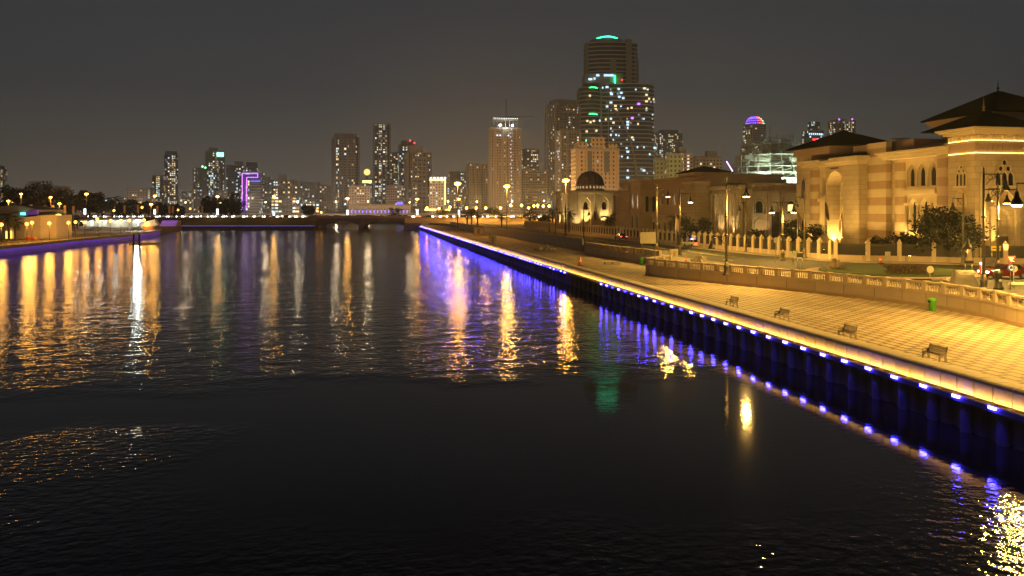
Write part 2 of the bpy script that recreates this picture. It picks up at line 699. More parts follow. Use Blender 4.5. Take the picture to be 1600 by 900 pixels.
# breeze: patches of stronger and weaker ripple out on the open water
nb = nt.nodes.new('ShaderNodeTexNoise')
nb.inputs['Scale'].default_value = .03
nb.inputs['Detail'].default_value = 3
nt.links.new(tc.outputs['Object'], nb.inputs['Vector'])
breeze = ss(nb.outputs['Fac'], .3, .7, .7, 1.2)
amp = math_node(nt, 'MULTIPLY', math_node(nt, 'MULTIPLY', far, lee), breeze)
amp = math_node(nt, 'MAXIMUM', amp, math_node(nt, 'MULTIPLY', leftp, 1.5))
amp = math_node(nt, 'MAXIMUM', amp, math_node(nt, 'MULTIPLY', nearp, 1.3))
amp = math_node(nt, 'ADD', math_node(nt, 'MULTIPLY', amp, 1.0), .12)
mp = nt.nodes.new('ShaderNodeMapping')
mp.inputs['Scale'].default_value = (1, 1.25, 1)
nt.links.new(tc.outputs['Object'], mp.inputs['Vector'])
n1 = nt.nodes.new('ShaderNodeTexNoise')
n1.inputs['Scale'].default_value = 1.9
n1.inputs['Detail'].default_value = 3.0
n1.inputs['Roughness'].default_value = .5
nt.links.new(mp.outputs[0], n1.inputs['Vector'])
n2 = nt.nodes.new('ShaderNodeTexNoise')
n2.inputs['Scale'].default_value = .42
n2.inputs['Detail'].default_value = 2
nt.links.new(mp.outputs[0], n2.inputs['Vector'])
swell = math_node(nt, 'MULTIPLY', math_node(nt, 'MULTIPLY', n2.outputs['Fac'], 2.1), math_node(nt, 'MULTIPLY', far, lee))
hgt = math_node(nt, 'ADD', math_node(nt, 'MULTIPLY', n1.outputs['Fac'], amp), swell)
bp = nt.nodes.new('ShaderNodeBump')
bp.inputs['Strength'].default_value = 1
bp.inputs['Distance'].default_value = .038
nt.links.new(hgt, bp.inputs['Height'])
nt.links.new(bp.outputs[0], b.inputs['Normal'])
structure(mb.build('water', wm))

# right bank -------------------------------------------------------
pm = bpy.data.materials.new('promenade_paving')
pm.use_nodes = True
nt = pm.node_tree
b = nt.nodes['Principled BSDF']
b.inputs['Roughness'].default_value = .75
tc = nt.nodes.new('ShaderNodeTexCoord')
mp = nt.nodes.new('ShaderNodeMapping')
mp.inputs['Rotation'].default_value = (0, 0, PI / 2)
nt.links.new(tc.outputs['Object'], mp.inputs['Vector'])
br = nt.nodes.new('ShaderNodeTexBrick')
br.inputs['Color1'].default_value = (.68, .56, .38, 1)
br.inputs['Color2'].default_value = (.56, .46, .31, 1)
br.inputs['Mortar'].default_value = (.15, .11, .07, 1)
br.inputs['Scale'].default_value = 1
br.inputs['Mortar Size'].default_value = .095
br.inputs['Mortar Smooth'].default_value = .2
br.inputs['Brick Width'].default_value = 1.15
br.inputs['Row Height'].default_value = .72
nt.links.new(mp.outputs[0], br.inputs['Vector'])
nz = nt.nodes.new('ShaderNodeTexNoise')
nz.inputs['Scale'].default_value = .5
nz.inputs['Detail'].default_value = 6
nt.links.new(tc.outputs['Object'], nz.inputs['Vector'])
mx = nt.nodes.new('ShaderNodeMixRGB')
mx.blend_type = 'MULTIPLY'
mx.inputs[0].default_value = .18
nt.links.new(br.outputs['Color'], mx.inputs[1])
nt.links.new(nz.outputs['Fac'], mx.inputs[2])
n3 = nt.nodes.new('ShaderNodeTexNoise')
n3.inputs['Scale'].default_value = .22
n3.inputs['Detail'].default_value = 9
n3.inputs['Roughness'].default_value = .68
nt.links.new(tc.outputs['Object'], n3.inputs['Vector'])
r3 = nt.nodes.new('ShaderNodeValToRGB')
r3.color_ramp.elements[0].position = .36
r3.color_ramp.elements[0].color = (.62, .58, .54, 1)
r3.color_ramp.elements[1].position = .58
r3.color_ramp.elements[1].color = (1, 1, 1, 1)
nt.links.new(n3.outputs['Fac'], r3.inputs[0])
m3 = nt.nodes.new('ShaderNodeMixRGB')
m3.blend_type = 'MULTIPLY'
m3.inputs[0].default_value = .8
nt.links.new(mx.outputs[0], m3.inputs[1])
nt.links.new(r3.outputs[0], m3.inputs[2])
nt.links.new(m3.outputs[0], b.inputs['Base Color'])

mb = MB()
mb.prism([(QT + 1.6, -60), (50, -60), (50, 432), (QT + 1.6, 432)], -3, 2.2)
structure(mb.build('promenade', pm))

mb = MB()
edge = offset_line(smooth_line(BAL + [(42.6, 103)] + BAL2), .16) + [(43.2, 152.2), (42.2, 200), (40.7, 300), (39.2, 400), (34, 436)]
mb.prism(edge + [(1500, 470), (1500, -60)], -3, 3.4)
structure(mb.build('ground', earth_m))

mb = MB()
rd = [(48.5, -60), (49, 40), (50.2, 60), (48, 84), (46, 110), (45.8, 150), (45.5, 300), (45, 432)]
rd2 = [(57.5, 432), (58, 300), (58.5, 150), (60, 118), (62, 100), (69, 92), (88, 84), (140, 70), (140, 40), (70, 40), (66, -60)]
mb.poly([(x, y, 3.404) for x, y in rd + rd2])
structure(mb.build('road', asphalt))

mb = MB()
strip = [(40.6, 96.5), (43.2, 112), (42.2, 141), (45.7, 141), (46, 110), (48, 84), (50.2, 60), (49, 40), (48.5, -60), (44, -60)]
inner = [(x + .9, y) for x, y in BAL[1:15]]
mb.poly([(x, y, 3.408) for x, y in [(44.4, -60)] + inner + [(40.6, 97.5), (43.4, 112), (42.4, 141), (45.7, 141), (46, 110), (48, 84), (50.2, 60), (49, 40), (48.5, -60)]])
structure(mb.build('terrace_pavement', pave_m))

FENCE = [(61.5, 420), (61.5, 300), (61, 200), (60.6, 150), (61.6, 128), (62.6, 112), (64.2, 97), (66.5, 94.5), (71, 93), (76.7, 88.5), (83, 85), (92, 81), (110, 74)]
mb = MB()
outer = [(58.1, 420), (58.4, 300), (58.3, 200), (58.5, 150), (59.2, 128), (60.4, 110), (62.2, 96), (65.5, 91.6), (71, 89.6), (76, 85.6), (83, 81.6), (92, 77.5), (110, 70)]
mb.prism(outer + FENCE[::-1], 3.3, 3.53)
structure(mb.build('fence_pavement', pave_m))

# lane paint and medians
mb = MB()
for k in range(24):
    y = 100 + k * 8
    mb.box(50.1, 50.25, y, y + 3, 3.404, 3.412)
for k in range(16):
    a = 60 + k * 5
    mb.box(48.9, 49.0, a, a + 2, 3.404, 3.412) if a < 80 else None
structure(mb.build('lane_markings', line_m))
for (a0, a1, y0, y1) in ((53.2, 54.8, 104, 124), (52.4, 54.0, 132, 175)):
    mb = MB()
    n = 10
    pl = [((a0 + a1) / 2 + (a1 - a0) / 2 * math.cos(i * 2 * PI / 24), (y0 + y1) / 2 + (y1 - y0) / 2 * math.sin(i * 2 * PI / 24)) for i in range(24)]
    mb.prism(pl, 3.3, 3.54)
    structure(mb.build('median_kerb', conc))
    mb = MB()
    cx, cy = (a0 + a1) / 2, (y0 + y1) / 2
    mb.prism([(cx + (x - cx) * .85, cy + (y - cy) * .96) for x, y in pl], 3.5, 3.58)
    structure(mb.build('median_lawn', grass_m))
IC = (58.2, 77.5)
mb = MB()
ring = [(IC[0] + 9.3 * math.cos(i * PI / 24), IC[1] + 8.6 * math.sin(i * PI / 24)) for i in range(48)]
mb.prism(ring, 3.3, 3.52)
structure(mb.build('island_apron', stone_pink))
mb = MB()
mb.prism([(IC[0] + (x - IC[0]) * .84, IC[1] + (y - IC[1]) * .84) for x, y in ring], 3.4, 3.72)
structure(mb.build('island_lawn', grass_m))

# left bank and far bank ---------------------------------------------
LB = [G(-260, 446, 0), G(-60, 410, 0), G(0, 400, 0), G(60, 393, 0), G(120, 385, 0), G(160, 381, 0), G(205, 376, 0), G(233, 371, 0), G(249, 365.6, 0)]
mb = MB()
lb_ground = LB + [W(262, 362), W(285, 410), W(495, 410), W(495, 414), W(-500, 414), W(-900, 160)]
mb.prism(lb_ground, -3, 2.0)
structure(mb.build('plaza_ground', earth_m))
# a band of warm paving along the left water edge
mb = MB()
inl = []
for p in LB:
    v = Vector(p)
    inl.append(((v * (1 + 7 / v.length)).x, (v * (1 + 14 / v.length)).y))
mb.poly([(p[0] - .4, p[1] + .4, 2.004) for p in LB] + [(p[0] - 3, p[1], 2.004) for p in inl[::-1]])
structure(mb.build('plaza_promenade', pave_m))
# embankment from the water up to the road
A0, A1 = W(250, 410), W(495, 410)
B0, B1 = W(250, 434), W(495, 434)
mb = MB()
q = [W(-500, 414), W(250, 414), W(495, 414)]
r = [W(-500, 438), W(250, 438), W(495, 438)]
for i in range(2):
    mb.poly([(*q[i], 1.98), (*q[i + 1], 1.98), (*r[i + 1], 6.0), (*r[i], 6.0)])
mb.poly([(*q[2], 1.98), (*r[2], 6.0), (*r[2], -2), (*q[2], -2)])
structure(mb.build('grass_bank', grass_dry))
mb = MB()
q = [W(632, 414), W(660, 414), W(905, 414)]
r = [W(632, 438), W(660, 438), W(905, 438)]
for i in range(2):
    mb.poly([(*q[i], 3.41), (*q[i + 1], 3.41), (*r[i + 1], 6.0), (*r[i], 6.0)])
mb.poly([(*q[0], 3.41), (*r[0], 6.0), (*r[0], -2), (*q[0], -2)])
mb.poly([(*q[0], 3.41), (*q[1], 3.41), (*q[1], -2), (*q[0], -2)])
structure(mb.build('sand_bank', earth_m))
mb = MB()
fl, fr = W(-1200, 437), W(495, 437)
mb.poly([(*fl, 6.0), (*fr, 6.0), (*W(495, 640), 6.0), (*W(632, 640), 6.0), (*W(632, 437), 6.0), (*W(2600, 437), 6.0), (*W(4200, 9000), 6.0), (*W(-3200, 9000), 6.0)])
structure(mb.build('city_ground', earth_m))
mb = MB()
mb.poly([(*W(495, 640), 6.01), (*W(632, 640), 6.01), (*W(632, 641), -1), (*W(495, 641), -1)])
structure(mb.build('channel_bank', conc))
for nm, x0, x1 in (('far_road', -900, 492), ('far_road', 636, 1150)):
    mb = MB()
    mb.poly([(*W(x0, 440), 6.006), (*W(x1, 440), 6.006), (*W(x1 if x1 < 600 else x1, 456), 6.006), (*W(x0, 456), 6.006)])
    structure(mb.build(nm, asphalt))

# ================================================================== QUAY
q0, q1 = -40.0, 430.0
qw = thing('quay_wall', 'dark sheet piled quay wall lit blue under the pale kerb', 'quay wall', (QT, 27, 0))
mb = MB()
y = q0
k = 0
pl = []
while y < q1:
    off = .38 if k % 2 else .62
    pl += [(QT + off, y), (QT + off, y + .42)]
    y += .55
    k += 1
pl += [(QT + 1.4, q1), (QT + 1.4, q0)]
mb.prism(pl, -3, 1.62)
mb.build('wall_panel', quay_m, qw, world=True)
SP = 2.163
S0 = 29.67
pile = None
mb2 = MB()
for n in range(-12, 185):
    s = S0 + n * SP
    if s > q1 - 1:
        break
    if n < -3 or n > 96:
        mb2.tube((QT + .34, s, -3), (QT + .34, s, 1.45), .27, n=6)
        continue
    if pile is None:
        m1 = MB()
        m1.tube((0, 0, -3), (0, 0, 1.45), .27, n=10)
        m1.tube((0, 0, 1.44), (0, 0, 1.5), .31, .29, n=10)
        pile = m1.build('pile', quay_m, qw)
        pile.location = (.34, s - 27, 0)
    else:
        dup(pile, qw, (.34, s - 27, 0))
tag(mb2.build('pile_row', quay_m, qw, world=True), kind='stuff')
# the pale service rail that carries the lamps
mb = MB()
mb.box(QT - .17, QT - .05, q0, 431.5, 1.70, 1.755)
mb.build('service_rail', M('pale_rail', (.55, .42, .32), .6, .1, 2), qw, world=True)
mb = MB()
mb.poly([(QT - .125, q0, 1.52), (QT - .125, q1, 1.52), (QT - .125, q1, 1.66), (QT - .125, q0, 1.66)])
mb.build('kerb_fill_strip', g_kerb_fill, qw, world=True)  # unseen warm strip added to light the kerb face
mb = MB()
mb.box(QT - .165, QT - .135, q0, 431.4, 1.46, 1.70)
mb.build('strip_shield', quay_m, qw, world=True)  # added plate, hides the strip from the camera and the water
mb = MB()
mb.box(QT - .134, QT + .62, q0, 431.3, 1.47, 1.50)
mb.build('spill_baffle', quay_m, qw, world=True)  # added plate, stops the strip's light spilling down the wall

mb = MB()
prof = [(QT + .34, 1.76), (QT + .32, 1.9), (QT + .32, 2.46), (QT + .38, 2.57), (QT + .54, 2.63), (QT + 1.2, 2.64), (QT + 1.55, 2.60), (QT + 1.6, 2.5), (QT + 1.6, 1.76)]
y = q0
cnt = 0
while y < q1 - .3:
    ln = SP / 2 - .06
    dx = rng.uniform(-.012, .012)
    if 58 < y < 300 and cnt % 52 == 33:
        dx = .12
    mb.prof([(p[0] + dx, p[1] + dx * .5) for p in prof], 'y', y, y + ln)
    y += SP / 2
    cnt += 1
kb = mb.build('kerb', kerb_m)
structure(kb)
mb = MB()
mb.prof([(QT + .50, 1.79), (QT + .50, 2.5), (QT + 1.5, 2.5), (QT + 1.5, 1.79)], 'y', q0, q1)
structure(mb.build('kerb_core', stone_dark))

# blue lamps
qa = None
for n in range(-5, 185):
    s = S0 + n * SP
    if s > q1 - 2:
        break
    if 28 <= n <= 34 or n in (101, 140):
        continue
    if qa is None:
        qa = thing('quay_lamp', 'small blue lamp in the row fixed along the quay wall', 'lamp', (QT - .08, s, 1.74), 0, 'blue lamps along the quay wall')
        m1 = MB()
        m1.cbox((-.15, 0, .03), (.10, .50, .04))
        m1.build('lamp_body', steel, qa)
        m1 = MB()
        m1.cbox((-.16, 0, -.06), (.09, .40, .14))
        dim_lens = m1.build('lens', g_led, qa).data.copy()
        dim_lens.materials[0] = glow('dim_blue_led', (.03, .02, 1.0), 20)
    else:
        c_ = dup(qa, None, (QT - .08, s, 1.74 + rng.uniform(-.025, .025)), rng.uniform(-.06, .06))
        if rng.random() < .22:
            for ch in c_.children:
                if ch.name.startswith('lens'):
                    ch.data = dim_lens

# ================================================================== BALUSTRADES


def poly_walk(pl, step):
    out = []
    carry = 0
    for a, b_ in zip(pl, pl[1:]):
        a, b_ = Vector(a), Vector(b_)
        L = (b_ - a).length
        x = carry
        while x < L:
            out.append((a + (b_ - a) * (x / L), (b_ - a).normalized()))
            x += step
        carry = x - L
    return out


BAL_PROF = [(.075, 0), (.075, .04), (.045, .07), (.05, .12), (.08, .22), (.065, .33), (.04, .45), (.035, .50), (.06, .54), (.075, .56), (.075, .60)]


def ribbon(mb, pl, w0, w1, z0, z1):
    """a wall following a line, from w0 to w1 on its right-hand side"""
    P = [Vector(p) for p in pl]
    nrm = []
    for i, p in enumerate(P):
        d = (P[min(i + 1, len(P) - 1)] - P[max(i - 1, 0)]).normalized()
        nrm.append(Vector((d.y, -d.x)))
    a = [p + n * w0 for p, n in zip(P, nrm)]
    b_ = [p + n * w1 for p, n in zip(P, nrm)]
    va = [[mb.bm.verts.new((p.x, p.y, z)) for p in L] for L, z in ((a, z0), (b_, z0), (b_, z1), (a, z1))]
    n = len(P)
    for i in range(n - 1):
        for k in range(4):
            l0, l1 = va[k], va[(k + 1) % 4]
            mb.bm.faces.new((l0[i], l0[i + 1], l1[i + 1], l1[i]))
    mb.bm.faces.new([va[k][0] for k in range(4)])
    mb.bm.faces.new([va[k][-1] for k in range(3, -1, -1)])


def balustrade(line, label, bay, with_bal, zb=2.2, cap=100, gaps=()):
    line = smooth_line(line)
    L0 = line[0]
    root = thing('balustrade', label, 'balustrade', (L0[0], L0[1], zb))
    m1 = MB()
    ribbon(m1, line, -.05, .35, zb - .02, zb + .30)
    m1.build('plinth', stone_dark, root, world=True)
    m1 = MB()
    ribbon(m1, line, 0, .32, zb + .30, 3.40)
    m1.build('retaining_wall', wall_stone, root, world=True)
    m1 = MB()
    ribbon(m1, line, -.04, .36, 3.40, 3.52)
    m1.build('base_course', stone, root, world=True)
    posts = poly_walk(line, bay)
    pp = None
    nb_ = 0
    bal = None
    for i, (p, d) in enumerate(posts):
        nr = Vector((d.y, -d.x))
        a = math.atan2(d.y, d.x)
        c = p + nr * .16
        if pp is None:
            m1 = MB()
            m1.cbox((0, 0, .42), (.44, .46, .80))
            m1.cbox((0, 0, .86), (.52, .54, .09))
            pp = m1.build('post', stone, root)
            pp.location = (c.x - L0[0], c.y - L0[1], 3.52 - zb)
            pp.rotation_euler = (0, 0, a)
        else:
            dup(pp, root, (c.x - L0[0], c.y - L0[1], 3.52 - zb), a)
        if i == len(posts) - 1:
            break
        q_, d2 = posts[i + 1]
        mid = (p + q_) / 2
        dd = (q_ - p)
        ln = dd.length
        a2 = math.atan2(dd.y, dd.x)
        n2 = Vector((dd.y, -dd.x)).normalized()
        c2 = mid + n2 * .16
        m1 = MB()
        m1.cbox((0, 0, .78), (ln - .42, .36, .16))
        m1.cbox((0, 0, .04), (ln - .42, .30, .08))
        r_ = m1.build('rail', stone, root)
        r_.location = (c2.x - L0[0], c2.y - L0[1], 3.52 - zb)
        r_.rotation_euler = (0, 0, a2)
        dist = c2.length
        if with_bal and c2.y > 30 and nb_ + 6 <= cap:
            for k in range(6):
                f = (k + .5) / 6 - .5
                bx = Vector((c2.x, c2.y)) + dd.normalized() * f * (ln - .5)
                loc = (bx.x - L0[0], bx.y - L0[1], 3.60 - zb)
                if bal is None:
                    m2 = MB()
                    m2.lathe(BAL_PROF, n=8)
                    bal = m2.build('baluster', stone, root)
                    bal.location = loc
                else:
                    dup(bal, root, loc)
                nb_ += 1
        else:
            m2 = MB()
            for k in range(6):
                f = (k + .5) / 6 - .5
                m2.lathe(BAL_PROF, (f * (ln - .5), 0, 0), n=6)
            o2 = m2.build('baluster_row', stone, root)
            o2.location = (c2.x - L0[0], c2.y - L0[1], 3.60 - zb)
            o2.rotation_euler = (0, 0, a2)
            tag(o2, kind='stuff')
    return root


balustrade([p for p in BAL if p[1] > 30] and [(43.9, 24)] + BAL[2:], 'pale stone balustrade curving along the near edge of the paved promenade', 2.03, True)
balustrade(BAL2, 'short straight stone balustrade beyond the curved one beside the road', 1.35, False)

# site hoarding along the far promenade
root = thing('hoarding', 'long pale concrete barrier wall lining the far part of the promenade', 'barrier wall', (43, 152, 2.2))
hl = [(43.2, 152), (42.6, 170), (42, 200), (41.2, 250), (40.5, 300), (39.6, 380)]
pts = poly_walk(hl, 5.0)
pan = None
for i in range(len(pts) - 1):
    p, d = pts[i]
    a = math.atan2(d.y, d.x)
    loc = (p.x - 43, p.y - 152, 0)
    if pan is None:
        m1 = MB()
        m1.cbox((2.46, -.12, 1.15), (4.92, .22, 2.3))
        for k in range(9):
            m1.cbox((.35 + k * .53, -.12, 2.36), (.26, .22, .12))
        pan = m1.build('panel', conc, root)
        pan.location = loc
        pan.rotation_euler = (0, 0, a)
    else:
        dup(pan, root, loc, a)

# ================================================================== PALACE FENCE
root = thing('palace_fence', 'long fence of pale stone posts and dark grilles around the palace grounds', 'fence', (61, 150, 3.5))
fl_ = [p for p in FENCE if p[1] <= 300]
m1 = MB()
ribbon(m1, fl_, -.15, .25, 3.5, 4.25)
m1.build('base_wall', stone_plain, root, world=True)
grille = M('dark_grille', (.035, .03, .026), .6, .2, 3)
part1 = [p for p in fl_ if p[0] < 64.3]
part2 = [(64.2, 97)] + [p for p in fl_ if p[0] > 64.3]
fp = None
for line, step, hh in ((part1, 2.35, 2.5), (part2, 4.1, 2.75)):
    ps = poly_walk(line, step)
    for i, (p, d) in enumerate(ps):
        a = math.atan2(d.y, d.x)
        loc = (p.x - 61, p.y - 150, 0)
        if fp is None:
            m1 = MB()
            m1.cbox((0, 0, 1.25), (.52, .52, 2.5))
            m1.cbox((0, 0, 2.52), (.62, .62, .12))
            m1.lathe([(.33, 2.58), (.30, 2.66), (.16, 2.86), (.05, 2.98), (.02, 3.05)], n=4, smooth=False, rot=PI / 4)
            fp = m1.build('post', stone, root)
            fp.location = loc
            fp.rotation_euler = (0, 0, a)
        else:
            dup(fp, root, loc, a)
        if i < len(ps) - 1:
            q_ = ps[i + 1][0]
            c = (p + q_) / 2
            dd = q_ - p
            m1 = MB()
            nn = int(dd.length / .14)
            for k in range(nn):
                x = (k + .5) / nn * (dd.length - .5) - (dd.length - .5) / 2
                m1.cbox((x, 0, 1.5), (.035, .035, 1.5))
            m1.cbox((0, 0, 2.2), (dd.length - .5, .06, .3 if hh > 2.6 else .08))
            m1.cbox((0, 0, .85), (dd.length - .5, .05, .06))
            if hh > 2.6:
                m1.cbox((0, .06, 1.45), (dd.length - .5, .02, 1.3))
            o2 = m1.build('grille', grille, root)
            o2.location = (c.x - 61, c.y - 150, 0)
            o2.rotation_euler = (0, 0, math.atan2(dd.y, dd.x))
# ================================================================== PALACE
def banded(name, c1, c2, per):
    m = bpy.data.materials.new(name)
    m.use_nodes = True
    nt = m.node_tree
    b = nt.nodes['Principled BSDF']
    b.inputs['Roughness'].default_value = .8
    tc = nt.nodes.new('ShaderNodeTexCoord')
    sp = nt.nodes.new('ShaderNodeSeparateXYZ')
    nt.links.new(tc.outputs['Object'], sp.inputs[0])
    f = math_node(nt, 'FRACT', math_node(nt, 'DIVIDE', sp.outputs[2], per))
    g = math_node(nt, 'LESS_THAN', f, .5)
    mx = nt.nodes.new('ShaderNodeMixRGB')
    nt.links.new(g, mx.inputs[0])
    mx.inputs[1].default_value = rgba(c1)
    mx.inputs[2].default_value = rgba(c2)
    nz = nt.nodes.new('ShaderNodeTexNoise')
    nz.inputs['Scale'].default_value = 1.2
    nz.inputs['Detail'].default_value = 6
    nt.links.new(tc.outputs['Object'], nz.inputs['Vector'])
    m2 = nt.nodes.new('ShaderNodeMixRGB')
    m2.blend_type = 'MULTIPLY'
    m2.inputs[0].default_value = .3
    nt.links.new(mx.outputs[0], m2.inputs[1])
    nt.links.new(nz.outputs['Color'], m2.inputs[2])
    nt.links.new(m2.outputs[0], b.inputs['Base Color'])
    return m


band_m = banded('banded_stone', (.50, .40, .29), (.34, .23, .15), 2.6)
band_r = banded('banded_rose_stone', (.44, .32, .25), (.33, .22, .18), 2.6)


def arched_window(root, w, c, wd, z0, z1, back, front, pt=True, frame=stone, glass=pane_m, t=.16):
    """a window part: raised surround, with the pane as its own piece"""
    m1 = MB()
    w.arch_frame(m1, c, wd, z0, z1, back, front, t, pt)
    w.block(m1, c - wd / 2 - t - .1, c + wd / 2 + t + .1, z0 - .22, z0, back, front + .1)
    f = m1.build('window', frame, root, world=True)
    m1 = MB()
    w.arch_fill(m1, c, wd, z0, z1, back + .03, pt)
    p = m1.build('pane', glass, None)
    p.data.transform(Matrix.Translation(-root.location))
    p.parent = f
    return f


def floodlight(loc, aim, watts, label, col=WARM, cone=80, grp='floodlights at the foot of the lit facades'):
    e = thing('floodlight', label, 'floodlight', loc, 0, grp)
    m1 = MB()
    m1.cbox((0, 0, .06), (.3, .3, .12))
    m1.tube((0, 0, .12), (0, 0, .30), .03)
    m1.cbox((0, 0, .36), (.34, .24, .16))
    m1.build('housing', iron, e)
    m1 = MB()
    m1.cbox((0, 0, .446), (.28, .18, .012))
    m1.build('lens', g_lens, e)
    lamp_light(e, (0, 0, .55), watts, col, .15, cone, Vector(aim) - Vector(loc))
    return e


T = 80.0
ZB = 3.6
pal = thing('palace', 'grand floodlit stone palace with arched windows, banded piers and dark pyramid roofs', 'palace', (T, 108, 3.4))
PW = Wall((T, 0), (0, 1), (-1, 0))
m1 = MB()
m1.box(T + .62, T + 40, 92.3, 131.8, 3.0, 19.0)
m1.build('main_block', stone_plain, pal, world=True)
m1 = MB()
m1.box(T + 1.2, T + 38, 93, 112.6, 19.0, 20.2)
m1.box(T + 2.0, T + 38, 104, 119, 20.2, 21.4)
m1.build('parapet', stone_pink, pal, world=True)
# corner pavilion at the far end, with its pyramid roof
m1 = MB()
m1.box(T - .5, T + 12, 127.6, 132.6, 3.0, 21.2)
m1.build('corner_block', stone_plain, pal, world=True)
m1 = MB()
m1.prism([(T - .9, 121.5), (T + 12.4, 121.5), (T + 12.4, 133.0), (T - .9, 133.0)], 20.4, 21.9)
m1.build('attic', stone_pink, pal, world=True)
m1 = MB()
m1.prism([(T - 2.0, 120.4), (T + 13.5, 120.4), (T + 13.5, 134.1), (T - 2.0, 134.1)], 21.9, 25.0, scale_top=.02)
m1.prism([(T - 2.0, 120.4), (T + 13.5, 120.4), (T + 13.5, 134.1), (T - 2.0, 134.1)], 21.72, 21.9)
rf = m1.build('roof', roof_m, pal, world=True)
FIN = [(.16, 0), (.20, .2), (.08, .35), (.22, .6), (.08, .8), (.05, 1.4), (.01, 2.0)]
m1 = MB()
m1.lathe(FIN, (T + 5.75, 127.25, 24.9), 8)
m1.build('finial', iron, pal, world=True)
arched_window(pal, Wall((T - .5, 0), (0, 1), (-1, 0)), 130.1, 1.5, 12.6, 16.4, 0, .2, frame=stone_pink)
arched_window(pal, Wall((T - .5, 0), (0, 1), (-1, 0)), 130.1, 1.3, 5.2, 9.0, 0, .2, frame=stone_pink)
# recessed bay beside the portal
m1 = MB()
up = [(122.0, 1.35, 12.9, 16.7, True), (124.4, 1.35, 12.9, 16.7, True)]
PW.plate(m1, 120.9, 125.9, 3.0, 18.2, -.6, 0, up + [(123.2, 1.6, 5.0, 10.4, True)])
m1.build('recessed_bay', stone, pal, world=True)
for c, w_, z0, z1, pt in up + [(123.2, 1.6, 5.0, 10.4, True)]:
    arched_window(pal, PW, c, w_ - .3, z0 + .2, z1 - .15, -.58, -.3)
m1 = MB()
PW.block(m1, 120.9, 126.0, 12.0, 12.5, 0, .35)
m1.build('string_course', stone, pal, world=True)
for (cs, rad, mt) in ((127.2, 1.5, band_m), (104.5, 1.25, band_m), (94.2, 2.3, band_r)):
    m1 = MB()
    ring = [(T + .4 - rad * .75 * math.sin(a), cs - rad * math.cos(a)) for a in [PI * i / 16 for i in range(17)]]
    m1.prism(ring + [(T + .7, cs + rad), (T + .7, cs - rad)], 3.0, 18.2)
    m1.build('banded_pier', mt, pal, world=True)
m1 = MB()
m1.box(T - .35, T + .7, 107.3, 111.95, 3.0, 21.2)
m1.build('banded_pier', band_m, pal, world=True)
# portal with its deep niche
PP = Wall((T, 0), (0, 1), (-1, 0))
m1 = MB()
PP.plate(m1, 111.9, 121.1, 3.0, 18.0, -.55, 1.9, [(118.35, 4.5, 3.62, 17.1, False)])
m1.build('portal', stone_plain, pal, world=True)
m1 = MB()
PP.block(m1, 111.6, 121.5, 18.0, 18.5, -.5, 2.2)
PP.block(m1, 111.2, 121.9, 18.5, 19.3, -.5, 2.7)
m1.build('portal_cornice', stone, pal, world=True)
m1 = MB()
PP.block(m1, 117.0, 119.8, 17.35, 17.85, 1.9, 1.97)
m1.build('name_panel', stone_pink, pal, world=True)
m1 = MB()
PP.block(m1, 117.3, 119.5, 17.48, 17.72, 1.97, 1.99)
m1.build('name_strip', iron, pal, world=True)
for c in (117.45, 119.25):
    arched_window(pal, PP, c, 1.0, 12.6, 15.4, -.61, -.4)
arched_window(pal, PP, 118.35, 2.6, 5.9, 11.9, -.61, -.2, glass=stone_pink)
m1 = MB()
PP.block(m1, 117.5, 119.2, 3.6, 7.4, -.6, -.5)
m1.build('door', door_m, pal, world=True)
for c in (116.75, 119.95):
    m1 = MB()
    m1.tube((T + .1, c, 3.6), (T + .1, c, 8.6), .17, n=8)
    m1.cbox((T + .1, c, 8.7), (.5, .5, .25))
    m1.build('niche_column', stone, pal, world=True)
# the triple bay
up3 = [(102.1, 1.75, 13.9, 17.2, True), (99.9, 1.75, 13.9, 17.2, True), (97.7, 1.75, 13.9, 17.2, True)]
lo2 = [(101.7, 1.45, 7.2, 12.2, True), (99.3, 1.45, 7.2, 12.2, True)]
m1 = MB()
PW.plate(m1, 96.4, 103.4, 12.9, 18.2, -.6, -.05, up3)
m1.build('upper_bay', stone, pal, world=True)
m1 = MB()
PW.plate(m1, 96.4, 103.4, 3.0, 12.9, -.6, -.2, lo2)
m1.build('lower_bay', stone, pal, world=True)
for c, w_, z0, z1, pt in up3 + lo2:
    arched_window(pal, PW, c, w_ - .3, z0 + .15, z1 - .2, -.58, -.35)
    m1 = MB()
    PW.arch_frame(m1, c, w_, z0, z1, -.1, .10 if z0 > 12 else .02, .12, True)
    m1.build('arch_moulding', stone, pal, world=True)
m1 = MB()
PW.block(m1, 96.6, 103.3, 12.85, 13.5, -.3, .5)
m1.build('sill_course', stone, pal, world=True)
for c in (98.0, 100.5, 102.95):
    m1 = MB()
    m1.tube((T - .1, c, 3.5), (T - .1, c, 11.2), .2, n=8)
    m1.cbox((T - .1, c, 11.35), (.55, .55, .3))
    m1.build('bay_column', stone, pal, world=True)
for (u0, u1) in ((92.4, 106.4), (119.6, 129.0)):
    m1 = MB()
    PW.block(m1, u0, u1, 18.2, 18.6, -.6, 1.9)
    PW.block(m1, u0 - .3, u1 + .3, 18.6, 19.02, -.6, 2.3)
    PW.block(m1, u0 - .5, u1 + .5, 19.02, 19.3, -.6, 2.7)
    m1.build('cornice', stone, pal, world=True)
